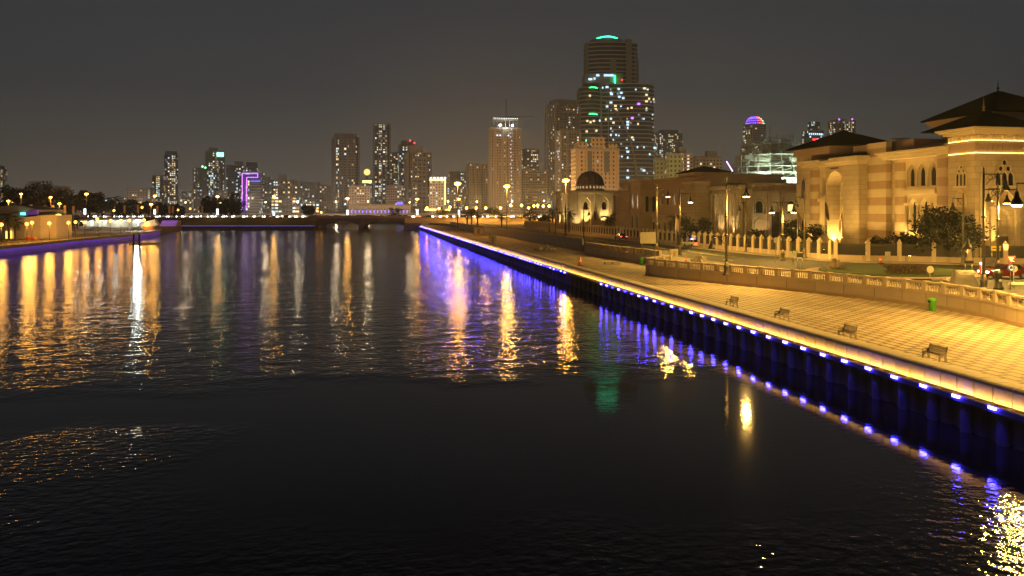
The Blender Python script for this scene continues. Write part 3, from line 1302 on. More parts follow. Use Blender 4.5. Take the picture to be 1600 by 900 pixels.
# near tower
TX, TS = 78.0, 87.5
TW = Wall((TX, 0), (0, 1), (-1, 0))
TFw = Wall((0, TS), (1, 0), (0, -1))
m1 = MB()
TFw.plate(m1, TX, 86.6, 3.0, 20.6, -.5, 0, [(82.3, 2.2, 3.6, 10.6, True)])
m1.box(TX, TX + .5, TS + .5, 92.25, 3.0, 20.6)
m1.box(86.1, 86.6, TS + .5, 96, 3.0, 20.6)
m1.box(TX + .5, 86.1, TS + .9, 92.2, 3.0, 20.6)
m1.build('tower_block', stone_plain, pal, world=True)
m1 = MB()
for z0, z1, o in ((17.75, 17.95, .22), (19.35, 19.6, .3), (20.5, 20.8, .5), (20.8, 21.05, .85), (21.05, 21.3, 1.2)):
    m1.box(TX - o, 86.6 + o, TS - o, 92.2 + o, z0, z1)
m1.build('tower_cornice', stone, pal, world=True)
m1 = MB()
m1.box(TX - .06, 86.66, TS - .06, 92.26, 17.95, 19.35)
for k in range(11):
    c = TX + .4 + k * .78
    m1.cbox((c, TS - .09, 18.65), (.5, .08, .5), 0, 0)
m1.build('tower_frieze', stone_pink, pal, world=True)
for k in range(5):
    for dx in (-.25, .25):
        m1 = MB()
        m1.cbox((TX + .75 + k * 1.8 + dx, TS - .15, 20.05), (.22, .3, .5))
        m1.build('bracket', stone, pal, world=True)
        if k < 3:
            m1 = MB()
            m1.cbox((TX - .15, TS + .75 + k * 1.7 + dx, 20.05), (.3, .22, .5))
            m1.build('bracket', stone, pal, world=True)
m1 = MB()
a0, a1, b0, b1 = TX - 1.5, 88.1, TS - 1.5, 95.7
m1.prism([(a0, b0), (a1, b0), (a1, b1), (a0, b1)], 21.3, 21.42)
m1.prism([(a0, b0), (a1, b0), (a1, b1), (a0, b1)], 21.42, 23.9, scale_top=.06)
m1.build('tower_roof', roof_m, pal, world=True)
m1 = MB()
m1.lathe(FIN, ((a0 + a1) / 2, (b0 + b1) / 2, 23.85), 8)
m1.build('finial', stone_pink, pal, world=True)


def tracery(w, c, wd, z0, z1):
    """three lancets under three round lights"""
    m1 = MB()
    lw = wd / 3 - .1
    hz = z0 + (z1 - z0) * .52
    for k in (-1, 0, 1):
        w.arch_frame(m1, c + k * wd / 3, lw, z0, hz, 0, .22, .07)
    rr = wd * .15
    cents = [(c - wd * .2, hz + rr * .95), (c + wd * .2, hz + rr * .95), (c, hz + rr * 2.75)]
    for (u, z) in cents:
        for i in range(12):
            a, b_ = 2 * PI * i / 12, 2 * PI * (i + 1) / 12
            q = [(u + rr * f * math.cos(g), z + rr * f * math.sin(g)) for f, g in ((.78, a), (.78, b_), (1.1, b_), (1.1, a))]
            m1.poly([w.at(x, y, .2) for x, y in q])
            m1.poly([w.at(q[0][0], q[0][1], 0), w.at(q[1][0], q[1][1], 0), w.at(q[1][0], q[1][1], .2), w.at(q[0][0], q[0][1], .2)])
    w.block(m1, c - wd / 2 - .15, c + wd / 2 + .15, z0 - .25, z0, 0, .4)
    f = m1.build('window', stone, pal, world=True)
    m1 = MB()
    for k in (-1, 0, 1):
        w.arch_fill(m1, c + k * wd / 3, lw, z0, hz, .03)
    for (u, z) in cents:
        m1.poly([w.at(u + rr * .8 * math.cos(2 * PI * i / 12), z + rr * .8 * math.sin(2 * PI * i / 12), .03) for i in range(12)])
    p = m1.build('pane', pane_m, None)
    p.data.transform(Matrix.Translation(-pal.location))
    p.parent = f


tracery(TFw, 82.3, 2.9, 13.7, 17.2)
tracery(TW, 89.8, 1.9, 13.7, 17.0)
for w_, c, wd in ((TFw, 82.3, 2.7), (TW, 89.8, 1.6)):
    arched_window(pal, w_, c, wd, 11.1, 13.1, 0, .25, glass=stone_dark)
m1 = MB()
for s_ in (-1, 1):
    TFw.block(m1, 82.3 + s_ * 1.9 - .3, 82.3 + s_ * 1.9 + .3, 3.2, 10.6, 0, .35)
    TFw.block(m1, 82.3 + s_ * 3.5 - .15, 82.3 + s_ * 3.5 + .15, 3.2, 15.2, 0, .16)
TFw.block(m1, 79.9, 84.7, 10.5, 10.9, 0, .45)
m1.build('portal_frame', stone, pal, world=True)
m1 = MB()
TFw.block(m1, 81.2, 83.4, 3.5, 7.0, -.45, -.4)
m1.build('door', door_m, pal, world=True)
m1 = MB()
TW.block(m1, 89.0, 90.6, 3.4, 10.6, 0, .12)
m1.build('blind_panel', stone_plain, pal, world=True)
# hidden light strips lying on the ledges
m1 = MB()
for z, o in ((17.97, .16), (19.62, .22)):
    m1.box(TX - o - .03, 86, TS - o - .03, TS - o + .03, z, z + .02)
    m1.box(TX - o - .03, TX - o + .03, TS - o + .04, 92, z, z + .02)
m1.build('ledge_light', glow('ledge_light', WARM, 22), pal, world=True)
# great hall behind
hc, hs = 92.7, 99.6
m1 = MB()
m1.box(hc - 5.2, hc + 5.2, hs - 5.2, hs + 5.2, 18.5, 22.9)
m1.build('hall_block', stone_plain, pal, world=True)
for w_ in (Wall((hc - 5.2, 0), (0, 1), (-1, 0)),):
    for k in (-1, 0, 1):
        arched_window(pal, w_, hs + k * 3.2, 1.6, 20.2, 22.6, 0, .2)
m1 = MB()
m1.prism([(hc - 7, hs - 7), (hc + 7, hs - 7), (hc + 7, hs + 7), (hc - 7, hs + 7)][::-1], 24.2, 22.8, scale_top=.8)
m1.build('eave_cove', stone_pink, pal, world=True)
m1 = MB()
e = 7.3
m1.prism([(hc - e, hs - e), (hc + e, hs - e), (hc + e, hs + e), (hc - e, hs + e)], 24.2, 24.4)
m1.prism([(hc - e, hs - e), (hc + e, hs - e), (hc + e, hs + e), (hc - e, hs + e)], 24.4, 28.2, scale_top=.05)
m1.build('hall_roof', roof_m, pal, world=True)
m1 = MB()
m1.lathe(FIN, (hc, hs, 28.1), 8)
m1.build('finial', iron, pal, world=True)

FL = 'small floodlight on the ground washing the stone front of the palace'
floodlight((T - .8, 120.0, 3.65), (T - .2, 119.8, 17), 11000, 'small floodlight glowing in the mouth of the tall palace niche', cone=75)
floodlight((T - 2.2, 127.9, 3.55), (T - .4, 127.4, 14), 2200, FL)
floodlight((T - 2.6, 123.3, 3.55), (T, 123.3, 15), 2600, FL)
floodlight((T - 6.5, 114.2, 3.55), (T, 114.2, 17), 2400, FL)
floodlight((T - 5.0, 109.6, 3.55), (T, 109.6, 17), 2600, FL)
floodlight((T - 3.6, 104.4, 3.55), (T, 104.4, 16), 2600, FL)
floodlight((T - 1.5, 101.9, 3.55), (T - .2, 101.6, 15), 3600, FL)
floodlight((T - 1.5, 98.6, 3.55), (T - .2, 98.8, 15), 3000, FL)
floodlight((T - 4.5, 96.6, 3.55), (T, 96.6, 14), 1500, FL)
floodlight((TX - 1.3, 91.6, 3.55), (TX, 91.0, 14), 2600, FL)
floodlight((TX - 1.3, 88.2, 3.55), (TX, 88.6, 14), 2600, FL)
floodlight((80.4, TS - 3.4, 3.55), (80.6, TS, 13), 3800, FL)
floodlight((84.4, TS - 3.4, 3.55), (84.4, TS, 13), 3800, FL)

# ================================================================== COURT BUILDING (between palace and pavilion)
cb = thing('court_building', 'pale two storey building with tall pilasters and an arched door beside the palace', 'building', (86, 166, 3.4))
CW = Wall((82.6, 0), (0, 1), (-1, 0))
CF = Wall((0, 165.0), (1, 0), (0, -1))
m1 = MB()
m1.box(83.2, 112, 165.6, 176, 3.0, 16.4)
m1.build('main_block', stone_plain, cb, world=True)
m1 = MB()
CW.plate(m1, 160.4, 175.6, 3.0, 15.2, -.6, 0, [(162.0 + 2.5 * k, 1.1, 9.2, 13.6, False) for k in range(6)] + [])
m1.box(83.0, 85.2, 160.4, 165.7, 3.0, 15.2)
m1.build('river_front', stone, cb, world=True)
for k in range(6):
    c = 162.0 + 2.5 * k
    arched_window(cb, CW, c, .9, 9.3, 13.4, -.55, -.3, pt=False, glass=stone_dark)
    arched_window(cb, CW, c, .9, 4.6, 7.6, 0, .12, pt=False, glass=stone_dark)
m1 = MB()
for k in range(7):
    CW.block(m1, 160.75 + 2.5 * k - .3, 160.75 + 2.5 * k + .3, 3.2, 14.2, 0, .4)
m1.build('pilaster', stone, cb, world=True)
m1 = MB()
for z0, z1, o in ((14.2, 14.6, .6), (15.2, 15.7, .9), (15.7, 16.1, 1.3)):
    CW.block(m1, 160.2 - o / 2, 176, z0, z1, -.5, o)
m1.build('cornice', stone, cb, world=True)
m1 = MB()
CF.plate(m1, 85.3, 104, 3.0, 14.6, -.6, 0, [(89.6, 3.0, 9.6, 13.0, False), (97.8, 3.0, 9.6, 13.0, False), (93.6, 2.6, 3.6, 12.0, False)])
m1.build('entrance_front', stone_plain, cb, world=True)
for c in (89.6, 97.8):
    arched_window(cb, CF, c, 2.0, 9.8, 12.6, -.55, -.2, pt=False)
    arched_window(cb, CF, c, 2.6, 4.2, 8.2, 0, .2, pt=False, glass=stone_dark)
m1 = MB()
CF.block(m1, 97.0, 98.3, 10.2, 11.8, -.5, -.44)
m1.build('lit_window', glow('lit_room', (1, .72, .3), 1.6), cb, world=True)
m1 = MB()
CF.block(m1, 92.5, 94.7, 3.5, 10, -.52, -.46)
m1.build('door', door_m, cb, world=True)
m1 = MB()
for u in (86.6, 91.9, 95.3, 100.4):
    CF.block(m1, u - .45, u + .45, 3.2, 14.0, 0, .45)
    CF.block(m1, u - .6, u + .6, 14.0, 14.6, 0, .6)
m1.build('pilaster', stone_pink, cb, world=True)
m1 = MB()
for z0, z1, o in ((14.6, 15.0, .5), (15.0, 16.3, .15), (16.3, 16.8, 1.0)):
    CF.block(m1, 85.3, 104, z0, z1, -.6, o)
for k in range(10):
    CF.block(m1, 86.2 + k * 1.8, 86.5 + k * 1.8, 15.1, 16.2, .15, .3)
m1.build('entablature', stone_pink, cb, world=True)
LBL2 = 'floodlight at the foot of the pilastered building between palace and pavilion'
floodlight((80.6, 163.5, 3.6), (82.6, 163.5, 12), 1900, LBL2, (1, .72, .30))
floodlight((80.6, 169.5, 3.6), (82.6, 169.5, 12), 1900, LBL2, (1, .72, .30))
floodlight((89.6, 160.6, 3.6), (89.6, 165, 9), 1300, LBL2, (1, .72, .30))
floodlight((97.8, 160.6, 3.6), (97.8, 165, 9), 1300, LBL2, (1, .72, .30))

# ================================================================== LONG PAVILION (with shallow pyramid roof)
lp = thing('long_pavilion', 'long unlit stone building with stepped blocks and a low dark pyramid roof', 'building', (84, 205, 3.4))
LW = Wall((82, 0), (0, 1), (-1, 0))
m1 = MB()
m1.box(82.6, 103, 176.4, 243, 3.0, 18.2)
m1.build('main_block', stone_pink, lp, world=True)
m1 = MB()
m1.box(82.0, 102, 177, 242, 18.2, 18.8)
m1.box(81.4, 102.5, 176.6, 242.6, 18.8, 19.4)
m1.build('cornice', stone_pink, lp, world=True)
for q in ((78.6, 84, 176.6, 182.5, 3.0, 17.0), (79.6, 83, 182.52, 187, 3.0, 15.2), (78.0, 84, 213, 222, 3.0, 19.0), (79.2, 84, 226, 235, 3.0, 16.6),
          (79.7, 83, 228, 233, 16.6, 18.4), (80.3, 84, 236, 243, 3.0, 15.2)):
    m1 = MB()
    m1.box(*q)
    m1.build('projecting_block', stone_plain, lp, world=True)
for x0, y0, y1, z in ((78.3, 176.4, 182.9, 17.0), (79.2, 182.6, 187.3, 15.2), (77.6, 212.7, 222.3, 19.0), (79.0, 225.6, 235.4, 16.55), (80.0, 235.6, 243.4, 15.1)):
    m1 = MB()
    m1.box(x0 - .3, 84.2, y0, y1, z, z + .5)
    m1.build('block_cornice', stone, lp, world=True)
m1 = MB()
m1.box(80, 83, 190, 209, 3.0, 8.4)
m1.box(79.6, 83.3, 189.6, 209.4, 8.4, 8.9)
m1.build('porch', stone_plain, lp, world=True)
for k in range(5):
    c = 190.6 + k * 4.2
    arched_window(lp, Wall((82.6, 0), (0, 1), (-1, 0)), c, 1.5, 12.0, 15.0, 0, .2, pt=False, frame=stone_plain)
    arched_window(lp, Wall((80, 0), (0, 1), (-1, 0)), c, 1.4, 4.4, 7.2, 0, .15, pt=False, frame=stone_plain)
for k in range(2):
    arched_window(lp, Wall((78, 0), (0, 1), (-1, 0)), 215.5 + k * 4, 1.7, 11.0, 15.5, 0, .2, pt=False, frame=stone_plain)
    arched_window(lp, Wall((78, 0), (0, 1), (-1, 0)), 215.5 + k * 4, 1.7, 5.0, 9.0, 0, .2, pt=False, frame=stone_plain)
    arched_window(lp, Wall((0, 213), (1, 0), (0, -1)), 80 + k * 2, 1.0, 10 - 5 * k * 0, 14.5, 0, .2, pt=False, frame=stone_plain)
pc = W(1100, 196)
m1 = MB()
m1.box(pc[0] - 5.0, pc[0] + 5.0, pc[1] - 5.0, pc[1] + 5.0, 19.0, 19.9)
m1.build('attic', stone_pink, lp, world=True)
m1 = MB()
pl = [(pc[0] - 5.6, pc[1] - 5.6), (pc[0] + 5.6, pc[1] - 5.6), (pc[0] + 5.6, pc[1] + 5.6), (pc[0] - 5.6, pc[1] + 5.6)]
m1.prism(pl, 19.9, 20.0)
m1.prism(pl, 20.0, 21.7, scale_top=.04)
m1.build('roof', roof_m, lp, world=True)
floodlight((79.8, 184.6, 3.6), (80, 186, 12), 900, 'floodlight in the corner between two blocks of the long unlit building', (1, .85, .55))

# ================================================================== DOMED PAVILION
dp = thing('domed_pavilion', 'floodlit cream pavilion under a ribbed grey dome behind palm trees', 'domed building', (79, 272, 3.4))
DW = Wall((0, 265), (1, 0), (0, -1))
DR = Wall((70, 0), (0, 1), (-1, 0))
m1 = MB()
m1.box(70.4, 89, 265.6, 283, 3.0, 16.6)
niche = [(76.6, 3.2, 4.0, 15.2, True), (83.4, 3.2, 4.0, 15.2, True)]
DW.plate(m1, 70, 89.4, 3.0, 16.6, -.6, .6, niche)
DR.plate(m1, 265, 283, 3.0, 16.6, -.4, 0, [(268.6, 2.6, 4.0, 15, True), (274, 2.6, 4.0, 15, True), (279.4, 2.6, 4.0, 15, True)])
m1.build('wall', stone, dp, world=True)
for c, w_, z0, z1, pt in niche:
    arched_window(dp, DW, c, 1.6, 10.6, 13.6, -.58, -.2)
    m1 = MB()
    DW.block(m1, c - .9, c + .9, 3.4, 8.2, -.55, -.45)
    m1.build('door', stone_dark, dp, world=True)
m1 = MB()
for z0, z1, o in ((16.6, 17.1, 1.0), (17.1, 17.5, .5)):
    m1.box(70 - o, 89.4 + o, 265 - o, 283 + o, z0, z1)
m1.build('cornice', stone, dp, world=True)
m1 = MB()
for u in (70.6, 73.6, 80, 86.4, 88.9):
    DW.block(m1, u - .4, u + .4, 3.2, 16.6, .6, .9)
m1.build('pilaster', stone, dp, world=True)
dc = W(922, 280)
m1 = MB()
m1.lathe([(5.3, 17.4), (5.3, 17.9), (5.0, 18.0), (5.0, 19.3), (5.3, 19.4), (5.3, 19.7)], (dc[0], dc[1], 0), 24, smooth=False)
dr = m1.build('drum', stone_pink, dp, world=True)
m1 = MB()
for k in range(24):
    a = 2 * PI * k / 24
    m1.cbox((dc[0] + 5.03 * math.cos(a), dc[1] + 5.03 * math.sin(a), 18.65), (.1, .55, .8), a)
o2 = m1.build('drum_window', glow('drum_window', (1, .7, .35), .5), dp, world=True)
m1 = MB()
prof = [(4.95 * math.cos(PI / 2 * i / 10), 19.7 + 5.0 * math.sin(PI / 2 * i / 10)) for i in range(10)] + [(.12, 24.75), (.1, 25.2), (.02, 25.9)]
n = 64
rings = []
for r_, z in prof:
    rings.append([m1.bm.verts.new((dc[0] + r_ * (1 + (.035 if i % 4 == 0 else 0)) * math.cos(i * 2 * PI / n), dc[1] + r_ * (1 + (.035 if i % 4 == 0 else 0)) * math.sin(i * 2 * PI / n), z)) for i in range(n)])
for a, b_ in zip(rings, rings[1:]):
    for i in range(n):
        m1.bm.faces.new((a[i], a[(i + 1) % n], b_[(i + 1) % n], b_[i]))
m1.bm.faces.new(rings[-1])
m1.build('dome', M('grey_dome', (.20, .165, .14), .6, .15, .8), dp, world=True)
LBL3 = 'floodlight in front of the domed pavilion with its light on the arches'
for c in (76.6, 83.4):
    floodlight((c, 263.2, 3.6), (c, 265.6, 12), 9000, LBL3, (1, .74, .26), 60)
floodlight((67.5, 269, 3.6), (70, 269, 11), 5000, LBL3, (1, .74, .30))
floodlight((67.5, 277, 3.6), (70, 277, 11), 5000, LBL3, (1, .74, .30))
floodlight((73, 261, 3.6), (73, 265, 11), 2500, LBL3, (1, .74, .30))

# ================================================================== SCAFFOLDED DOME
cx, cy = W(1203, 236)
sd = thing('scaffolded_dome', 'stepped dome under construction wrapped in pale lit scaffolding', 'construction site', (cx, cy, 6.0), -YAW)
m1 = MB()
for r_, z0, z1 in ((11.0, 0, 16), (9.5, 16, 21), (7.5, 21, 23.8), (6.0, 23.8, 24.6)):
    m1.lathe([(r_, z0), (r_, z1)], (0, 0, 0), 16, smooth=False)
m1.build('core', M('grey_blockwork', (.30, .30, .27), .9, .25, .6), sd)
m1 = MB()
tiers = [(12.0, 0, 14), (11.2, 14, 17.5), (10.2, 17.5, 21.0), (8.6, 21.0, 24.2), (6.8, 24.2, 26.0)]
for ti, (r_, z0, z1) in enumerate(tiers):
    k = 20
    for i in range(k):
        a = 2 * PI * i / k
        for rr in (r_, r_ - .9):
            m1.tube((rr * math.cos(a), rr * math.sin(a), z0), (rr * math.cos(a), rr * math.sin(a), z1 + rng.uniform(.3, 1.6)), .09, n=4, cap=False)
m1.build('upright', scaf_m, sd)
m1 = MB()
for ti, (r_, z0, z1) in enumerate(tiers):
    k = 20
    nz_ = max(1, int((z1 - z0) / 1.5))
    for j in range(nz_ + 1):
        z = z0 + (z1 - z0) * j / nz_
        for i in range(k):
            a, b_ = 2 * PI * i / k, 2 * PI * (i + 1) / k
            for rr in (r_, r_ - .9):
                m1.tube((rr * math.cos(a), rr * math.sin(a), z), (rr * math.cos(b_), rr * math.sin(b_), z), .08, n=4, cap=False)
            if rng.random() < .3:
                m1.tube((r_ * math.cos(a), r_ * math.sin(a), z), (r_ * math.cos(b_), r_ * math.sin(b_), z + 1.5), .04, n=4, cap=False)
m1.build('ledger', scaf_m, sd)
m1 = MB()
for ti, (r_, z0, z1) in enumerate(tiers):
    k = 20
    nz_ = max(1, int((z1 - z0) / 1.9))
    for j in range(nz_ + 1):
        z = z0 + (z1 - z0) * j / nz_
        for i in range(k):
            if rng.random() < .6:
                a, b_ = 2 * PI * i / k, 2 * PI * (i + 1) / k
                m1.poly([((r_ - .85) * math.cos(a), (r_ - .85) * math.sin(a), z + .06), ((r_ - .85) * math.cos(b_), (r_ - .85) * math.sin(b_), z + .06),
                         ((r_ - .1) * math.cos(b_), (r_ - .1) * math.sin(b_), z + .06), ((r_ - .1) * math.cos(a), (r_ - .1) * math.sin(a), z + .06)])
m1.build('scaffold_plank', wood_m, sd)
m1 = MB()
m1.tube((0, 0, 24.6), (0, 0, 27), .3, .2)
m1.tube((0, 0, 27), (0, 0, 30.5), .12, .04)
m1.build('spire', iron, sd)
for (x, y, z, w_) in ((6, -14, 10.5, 15000), (-6, -14, 10.5, 15000), (11, -9, 12, 9000)):
    e_ = thing('work_light', 'white work light on a bracket by the scaffolded dome', 'work light', (cx + x * CS + y * SN, cy - x * SN + y * CS, 6 + z), 0, 'work lights round the scaffolding')
    m1 = MB()
    m1.tube((0, 0, -z - 2), (0, 0, -.2), .06, n=5)
    m1.build('pole', steel, e_)
    m1 = MB()
    m1.cbox((0, 0, 0), (.5, .35, .3))
    m1.build('lamp_head', grey_paint, e_)
    lamp_light(e_, (0, 0, .35), w_, (.78, 1, .68), .2)
# raised boom with a violet light tube
bx, by = W(1140, 226)
bm_ = thing('lit_boom', 'slanting boom with a violet light tube above the long building', 'crane boom', (bx, by, 6), -YAW)
m1 = MB()
m1.tube((.9, 0, -2.6), (.9, 0, 15.6), .22, n=6)
m1.tube((1.0, 0, 15.4), (-.95, 0, 18.7), .10, n=6)
m1.build('boom_arm', iron, bm_)
m1 = MB()
m1.tube((.9, -.16, 15.75), (-.95, -.16, 18.8), .14, n=6)
m1.build('light_tube', glow('violet_tube', (.72, .40, 1), 4), bm_)
# ================================================================== SKYLINE
DS = 1.8
F = {
    'dark': facade('facade_dark_glass', (.16, .14, .13), bw=1.7, fh=1.9, wx=.8, wy=.62, p=.22, es=1.5, cool=.55),
    'beige': facade('facade_beige', (.36, .28, .21), bw=1.9, fh=1.85, wx=.5, wy=.5, p=.15, es=1.5, cool=.2),
    'beige2': facade('facade_sand', (.40, .30, .20), bw=1.7, fh=1.8, wx=.5, wy=.45, p=.10, es=1.4, cool=.25),
    'grey': facade('facade_grey', (.30, .27, .25), bw=1.8, fh=1.8, wx=.55, wy=.5, p=.26, es=1.5, cool=.35),
    'warm': facade('facade_lit_flats', (.24, .20, .17), bw=1.8, fh=1.9, wx=.66, wy=.55, p=.40, es=1.6, cool=.25),
    'glass': facade('facade_blue_glass', (.13, .14, .16), (.02, .028, .04), bw=1.4, fh=2.0, wx=.86, wy=.7, p=.16, es=1.3, cool=.8, rough=.35),
    'brown': facade('facade_brown', (.25, .18, .14), bw=1.7, fh=1.85, wx=.6, wy=.5, p=.18, es=1.5, cool=.35),
    'orange': facade('facade_ochre_flats', (.48, .32, .15), bw=2.2, fh=2.3, wx=.42, wy=.5, p=.08, es=1.5, cool=.3),
    'green': facade('facade_green', (.26, .30, .13), bw=2.2, fh=2.4, wx=.45, wy=.45, p=.10, es=1.4, cool=.3),
    'shop': facade('facade_shops', (.30, .27, .24), bw=2.6, fh=2.6, wx=.8, wy=.5, p=.5, es=2.2, cool=.6),
}
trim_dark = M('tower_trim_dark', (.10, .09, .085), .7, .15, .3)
trim_pale = M('tower_trim_pale', (.34, .28, .22), .8, .12, .3)
trim_grey = M('tower_trim_grey', (.22, .21, .20), .8, .12, .3)


def rect(w, d_, x=0, y=0):
    return [(x - w / 2, y - d_ / 2), (x + w / 2, y - d_ / 2), (x + w / 2, y + d_ / 2), (x - w / 2, y + d_ / 2)]


def tower(label, x0, x1, yt, d, mat, yaw=25, ratio=.8, cat='tower', trim=trim_grey, fins=0, slabs=0, top=None, mast=0, cham=0,
          podium=None, beacon=None, name='apartment_tower', base=6.0):
    a = R(yaw)
    Wm = (x1 - x0) / 1200 * d
    w = Wm / (math.cos(abs(a)) + ratio * math.sin(abs(a)))
    dp_ = w * ratio
    px = (x0 + x1) / 2
    loc = (*W(px, d * DS), base)
    h = (zat(yt, d * DS) - base) / DS
    root = thing(name, label, cat, loc, -YAW + a)
    root.scale = (DS, DS, DS)
    pl = rect(w, dp_)
    if cham:
        c = w * cham
        hw, hd = w / 2, dp_ / 2
        pl = [(-hw + c, -hd), (hw - c, -hd), (hw, -hd + c), (hw, hd - c), (hw - c, hd), (-hw + c, hd), (-hw, hd - c), (-hw, -hd + c)]
    m = MB()
    m.prism(pl, 0, h, wall=True)
    m.build('block', mat, root)
    m = MB()
    m.prism([(x * 1.015, y * 1.015) for x, y in pl], h, h + 1.1)
    m.build('parapet', trim, root)
    if fins:
        m = MB()
        for i in range(fins + 1):
            x = -w / 2 + w * i / fins
            m.box(x - .45, x + .45, -dp_ / 2 - .7, -dp_ / 2 - .02, 0, h + .6)
        nn = max(1, int(fins * ratio))
        for i in range(nn + 1):
            y = -dp_ / 2 + dp_ * i / nn
            for sx in (-1, 1):
                m.box(sx * w / 2 - .35 + sx * .37, sx * w / 2 + .35 + sx * .37, y - .45, y + .45, 0, h + .6)
        m.build('pier', trim, root)
    if slabs:
        m = MB()
        z = slabs * 2
        while z < h - 2:
            m.box(-w * .32, w * .32, -dp_ / 2 - 1.3, -dp_ / 2 - .02, z, z + .9)
            z += slabs
        m.build('balcony', trim, root)
    if top:
        for (fx, hh, ox) in top:
            m = MB()
            m.prism(rect(w * fx, dp_ * fx, ox * w, 0), h + 1.1, h + 1.1 + hh)
            m.build('roof_block', trim, root)
    if mast:
        m = MB()
        m.tube((0, 0, h), (0, 0, h + mast), .35, .1, n=5)
        m.build('mast', trim_dark, root)
    if podium:
        m = MB()
        m.prism(rect(w * podium[0], dp_ * podium[0]), 0, podium[1], wall=True)
        m.build('podium', F['shop'], root)
    if beacon:
        m = MB()
        for (fx, fz_) in beacon[1:]:
            m.ico((w * fx, -dp_ / 2 - .4, h + fz_), .8)
        m.build('beacon', beacon[0], root)
    root['w'] = w
    return root, w, dp_, h


tower('slim dim tower cut by the picture edge above the white tent', -22, 9, 266, 700, F['grey'], 20, top=[(.6, 3, .1)])
tower('low round topped block with a lit arch above the trees', 40, 60, 290, 640, F['warm'], 15, cham=.2, top=[(.5, 2.5, 0)], cat='building', name='apartment_block')
tower('low plain sand block behind the dark trees beside the lit arch block', 80, 108, 293, 660, F['beige2'], -20, cat='building', name='apartment_block')
tower('small pinkish cube of a block standing clear between trees', 143, 163, 303, 560, F['beige2'], 18, cat='building', trim=trim_pale, name='apartment_block')
tower('long low beige block lower than its neighbour at the foot of the lit tower', 164, 201, 310, 620, F['grey'], 5, .5, cat='building', name='apartment_block')
tower('wide brownish block with a flat roof left of the tall lit tower', 200, 238, 296, 600, F['beige'], 12, .6, cat='building', name='apartment_block')
tower('shorter shoulder tower leaning against the tall lit tower', 239, 257, 276, 760, F['warm'], 10)
tower('tall rounded tower with many warm and white windows alone on the skyline', 255, 280, 243, 770, F['warm'], 28, cham=.22, top=[(.8, 3, 0), (.5, 3, 0)])
tower('low dim block just right of the tall rounded tower', 281, 300, 301, 800, F['grey'], 15, cat='building', name='apartment_block')
tower('pale grey tower of small windows with a green light on its roof', 301, 327, 264, 720, F['grey'], 22, fins=5, beacon=(glow('green_beacon', (.2, 1, .4), 8), (.1, 2), (.3, 1)))
r_, w, dpt, h = tower('tall brown tower with a bright cyan sign at its top', 320, 352, 238, 735, F['warm'], 24, fins=4, top=[(.5, 3, -.1)])
m = MB(); m.box(w * .08, w * .46, -dpt / 2 - .9, -dpt / 2 - .5, h - 4.5, h - .5); m.build('roof_sign', g_cyan, r_)
tower('dark glass slab low in front of the tall brown tower', 325, 339, 268, 690, F['glass'], 0, .5)
tower('broad dark office tower left of the violet outlined tower', 352, 383, 260, 800, F['glass'], 20, .7, top=[(.5, 4, .2)])
tower('stepped dark tower peeping over the violet outlined tower', 378, 404, 262, 900, F['dark'], 10, .6, top=[(.7, 5, .1)])
# violet neon frame
r_, w, dpt, h = tower('dark tower framed by a hooked violet neon line', 381, 411, 271, 560, F['glass'], 0, .6, name='neon_framed_tower')
k = 560 / 1200


def lx(px):
    return (px - 396) * k


def lz(py, d=560):
    return (zat(py, d * DS) - 6) / DS


def neon(root, pts, y, mat, r=.28, name='neon_line'):
    m = MB()
    for a, b_ in zip(pts, pts[1:]):
        m.tube((a[0], y, a[1]), (b_[0], y, b_[1]), r, n=6)
    return m.build(name, mat, root)


yy = -dpt / 2 - .5
neon(r_, [(lx(382), lz(326)), (lx(382), lz(271.5)), (lx(406), lz(271.5)), (lx(406), lz(277.5)), (lx(389), lz(277.5)), (lx(388), lz(326))], yy, g_purple)
m = MB(); m.box(lx(383), lx(387.3), yy + .1, yy + .3, 0, lz(273)); m.build('violet_panel', glow('violet_facade', (.35, .12, 1), .22), r_)
neon(r_, [(lx(395), lz(283.5)), (lx(410), lz(283.5))], yy, g_blue)
tower('narrow dim block tucked right of the violet outlined tower', 410, 426, 284, 640, F['grey'], 12, .8, top=[(.7, 3, 0)])
tower('wide dark flats with lit shop fronts at the foot', 425, 466, 283, 600, F['warm'], 18, .6, fins=4, podium=(1.15, 12), top=[(.35, 4, -.1)])
tower('pale flats with vertical ribs between two dark gaps', 468, 500, 287, 620, F['grey'], 15, .6, fins=5, podium=(1.1, 9))
tower('low pale block beside the foot of the dark rounded tower', 499, 520, 291, 640, F['beige'], 10, .6, trim=trim_pale, cat='building', name='apartment_block')
tower('dark rounded tower with glass stripes and scattered white lights', 518, 562, 217, 560, F['dark'], 22, .8, trim=trim_dark, cham=.16, fins=6, top=[(.85, 2.5, 0), (.6, 2, 0)])
tower('plain sandy block below the lit ball', 545, 580, 293, 520, F['beige2'], 8, .6, trim=trim_pale, cat='building', name='apartment_block')
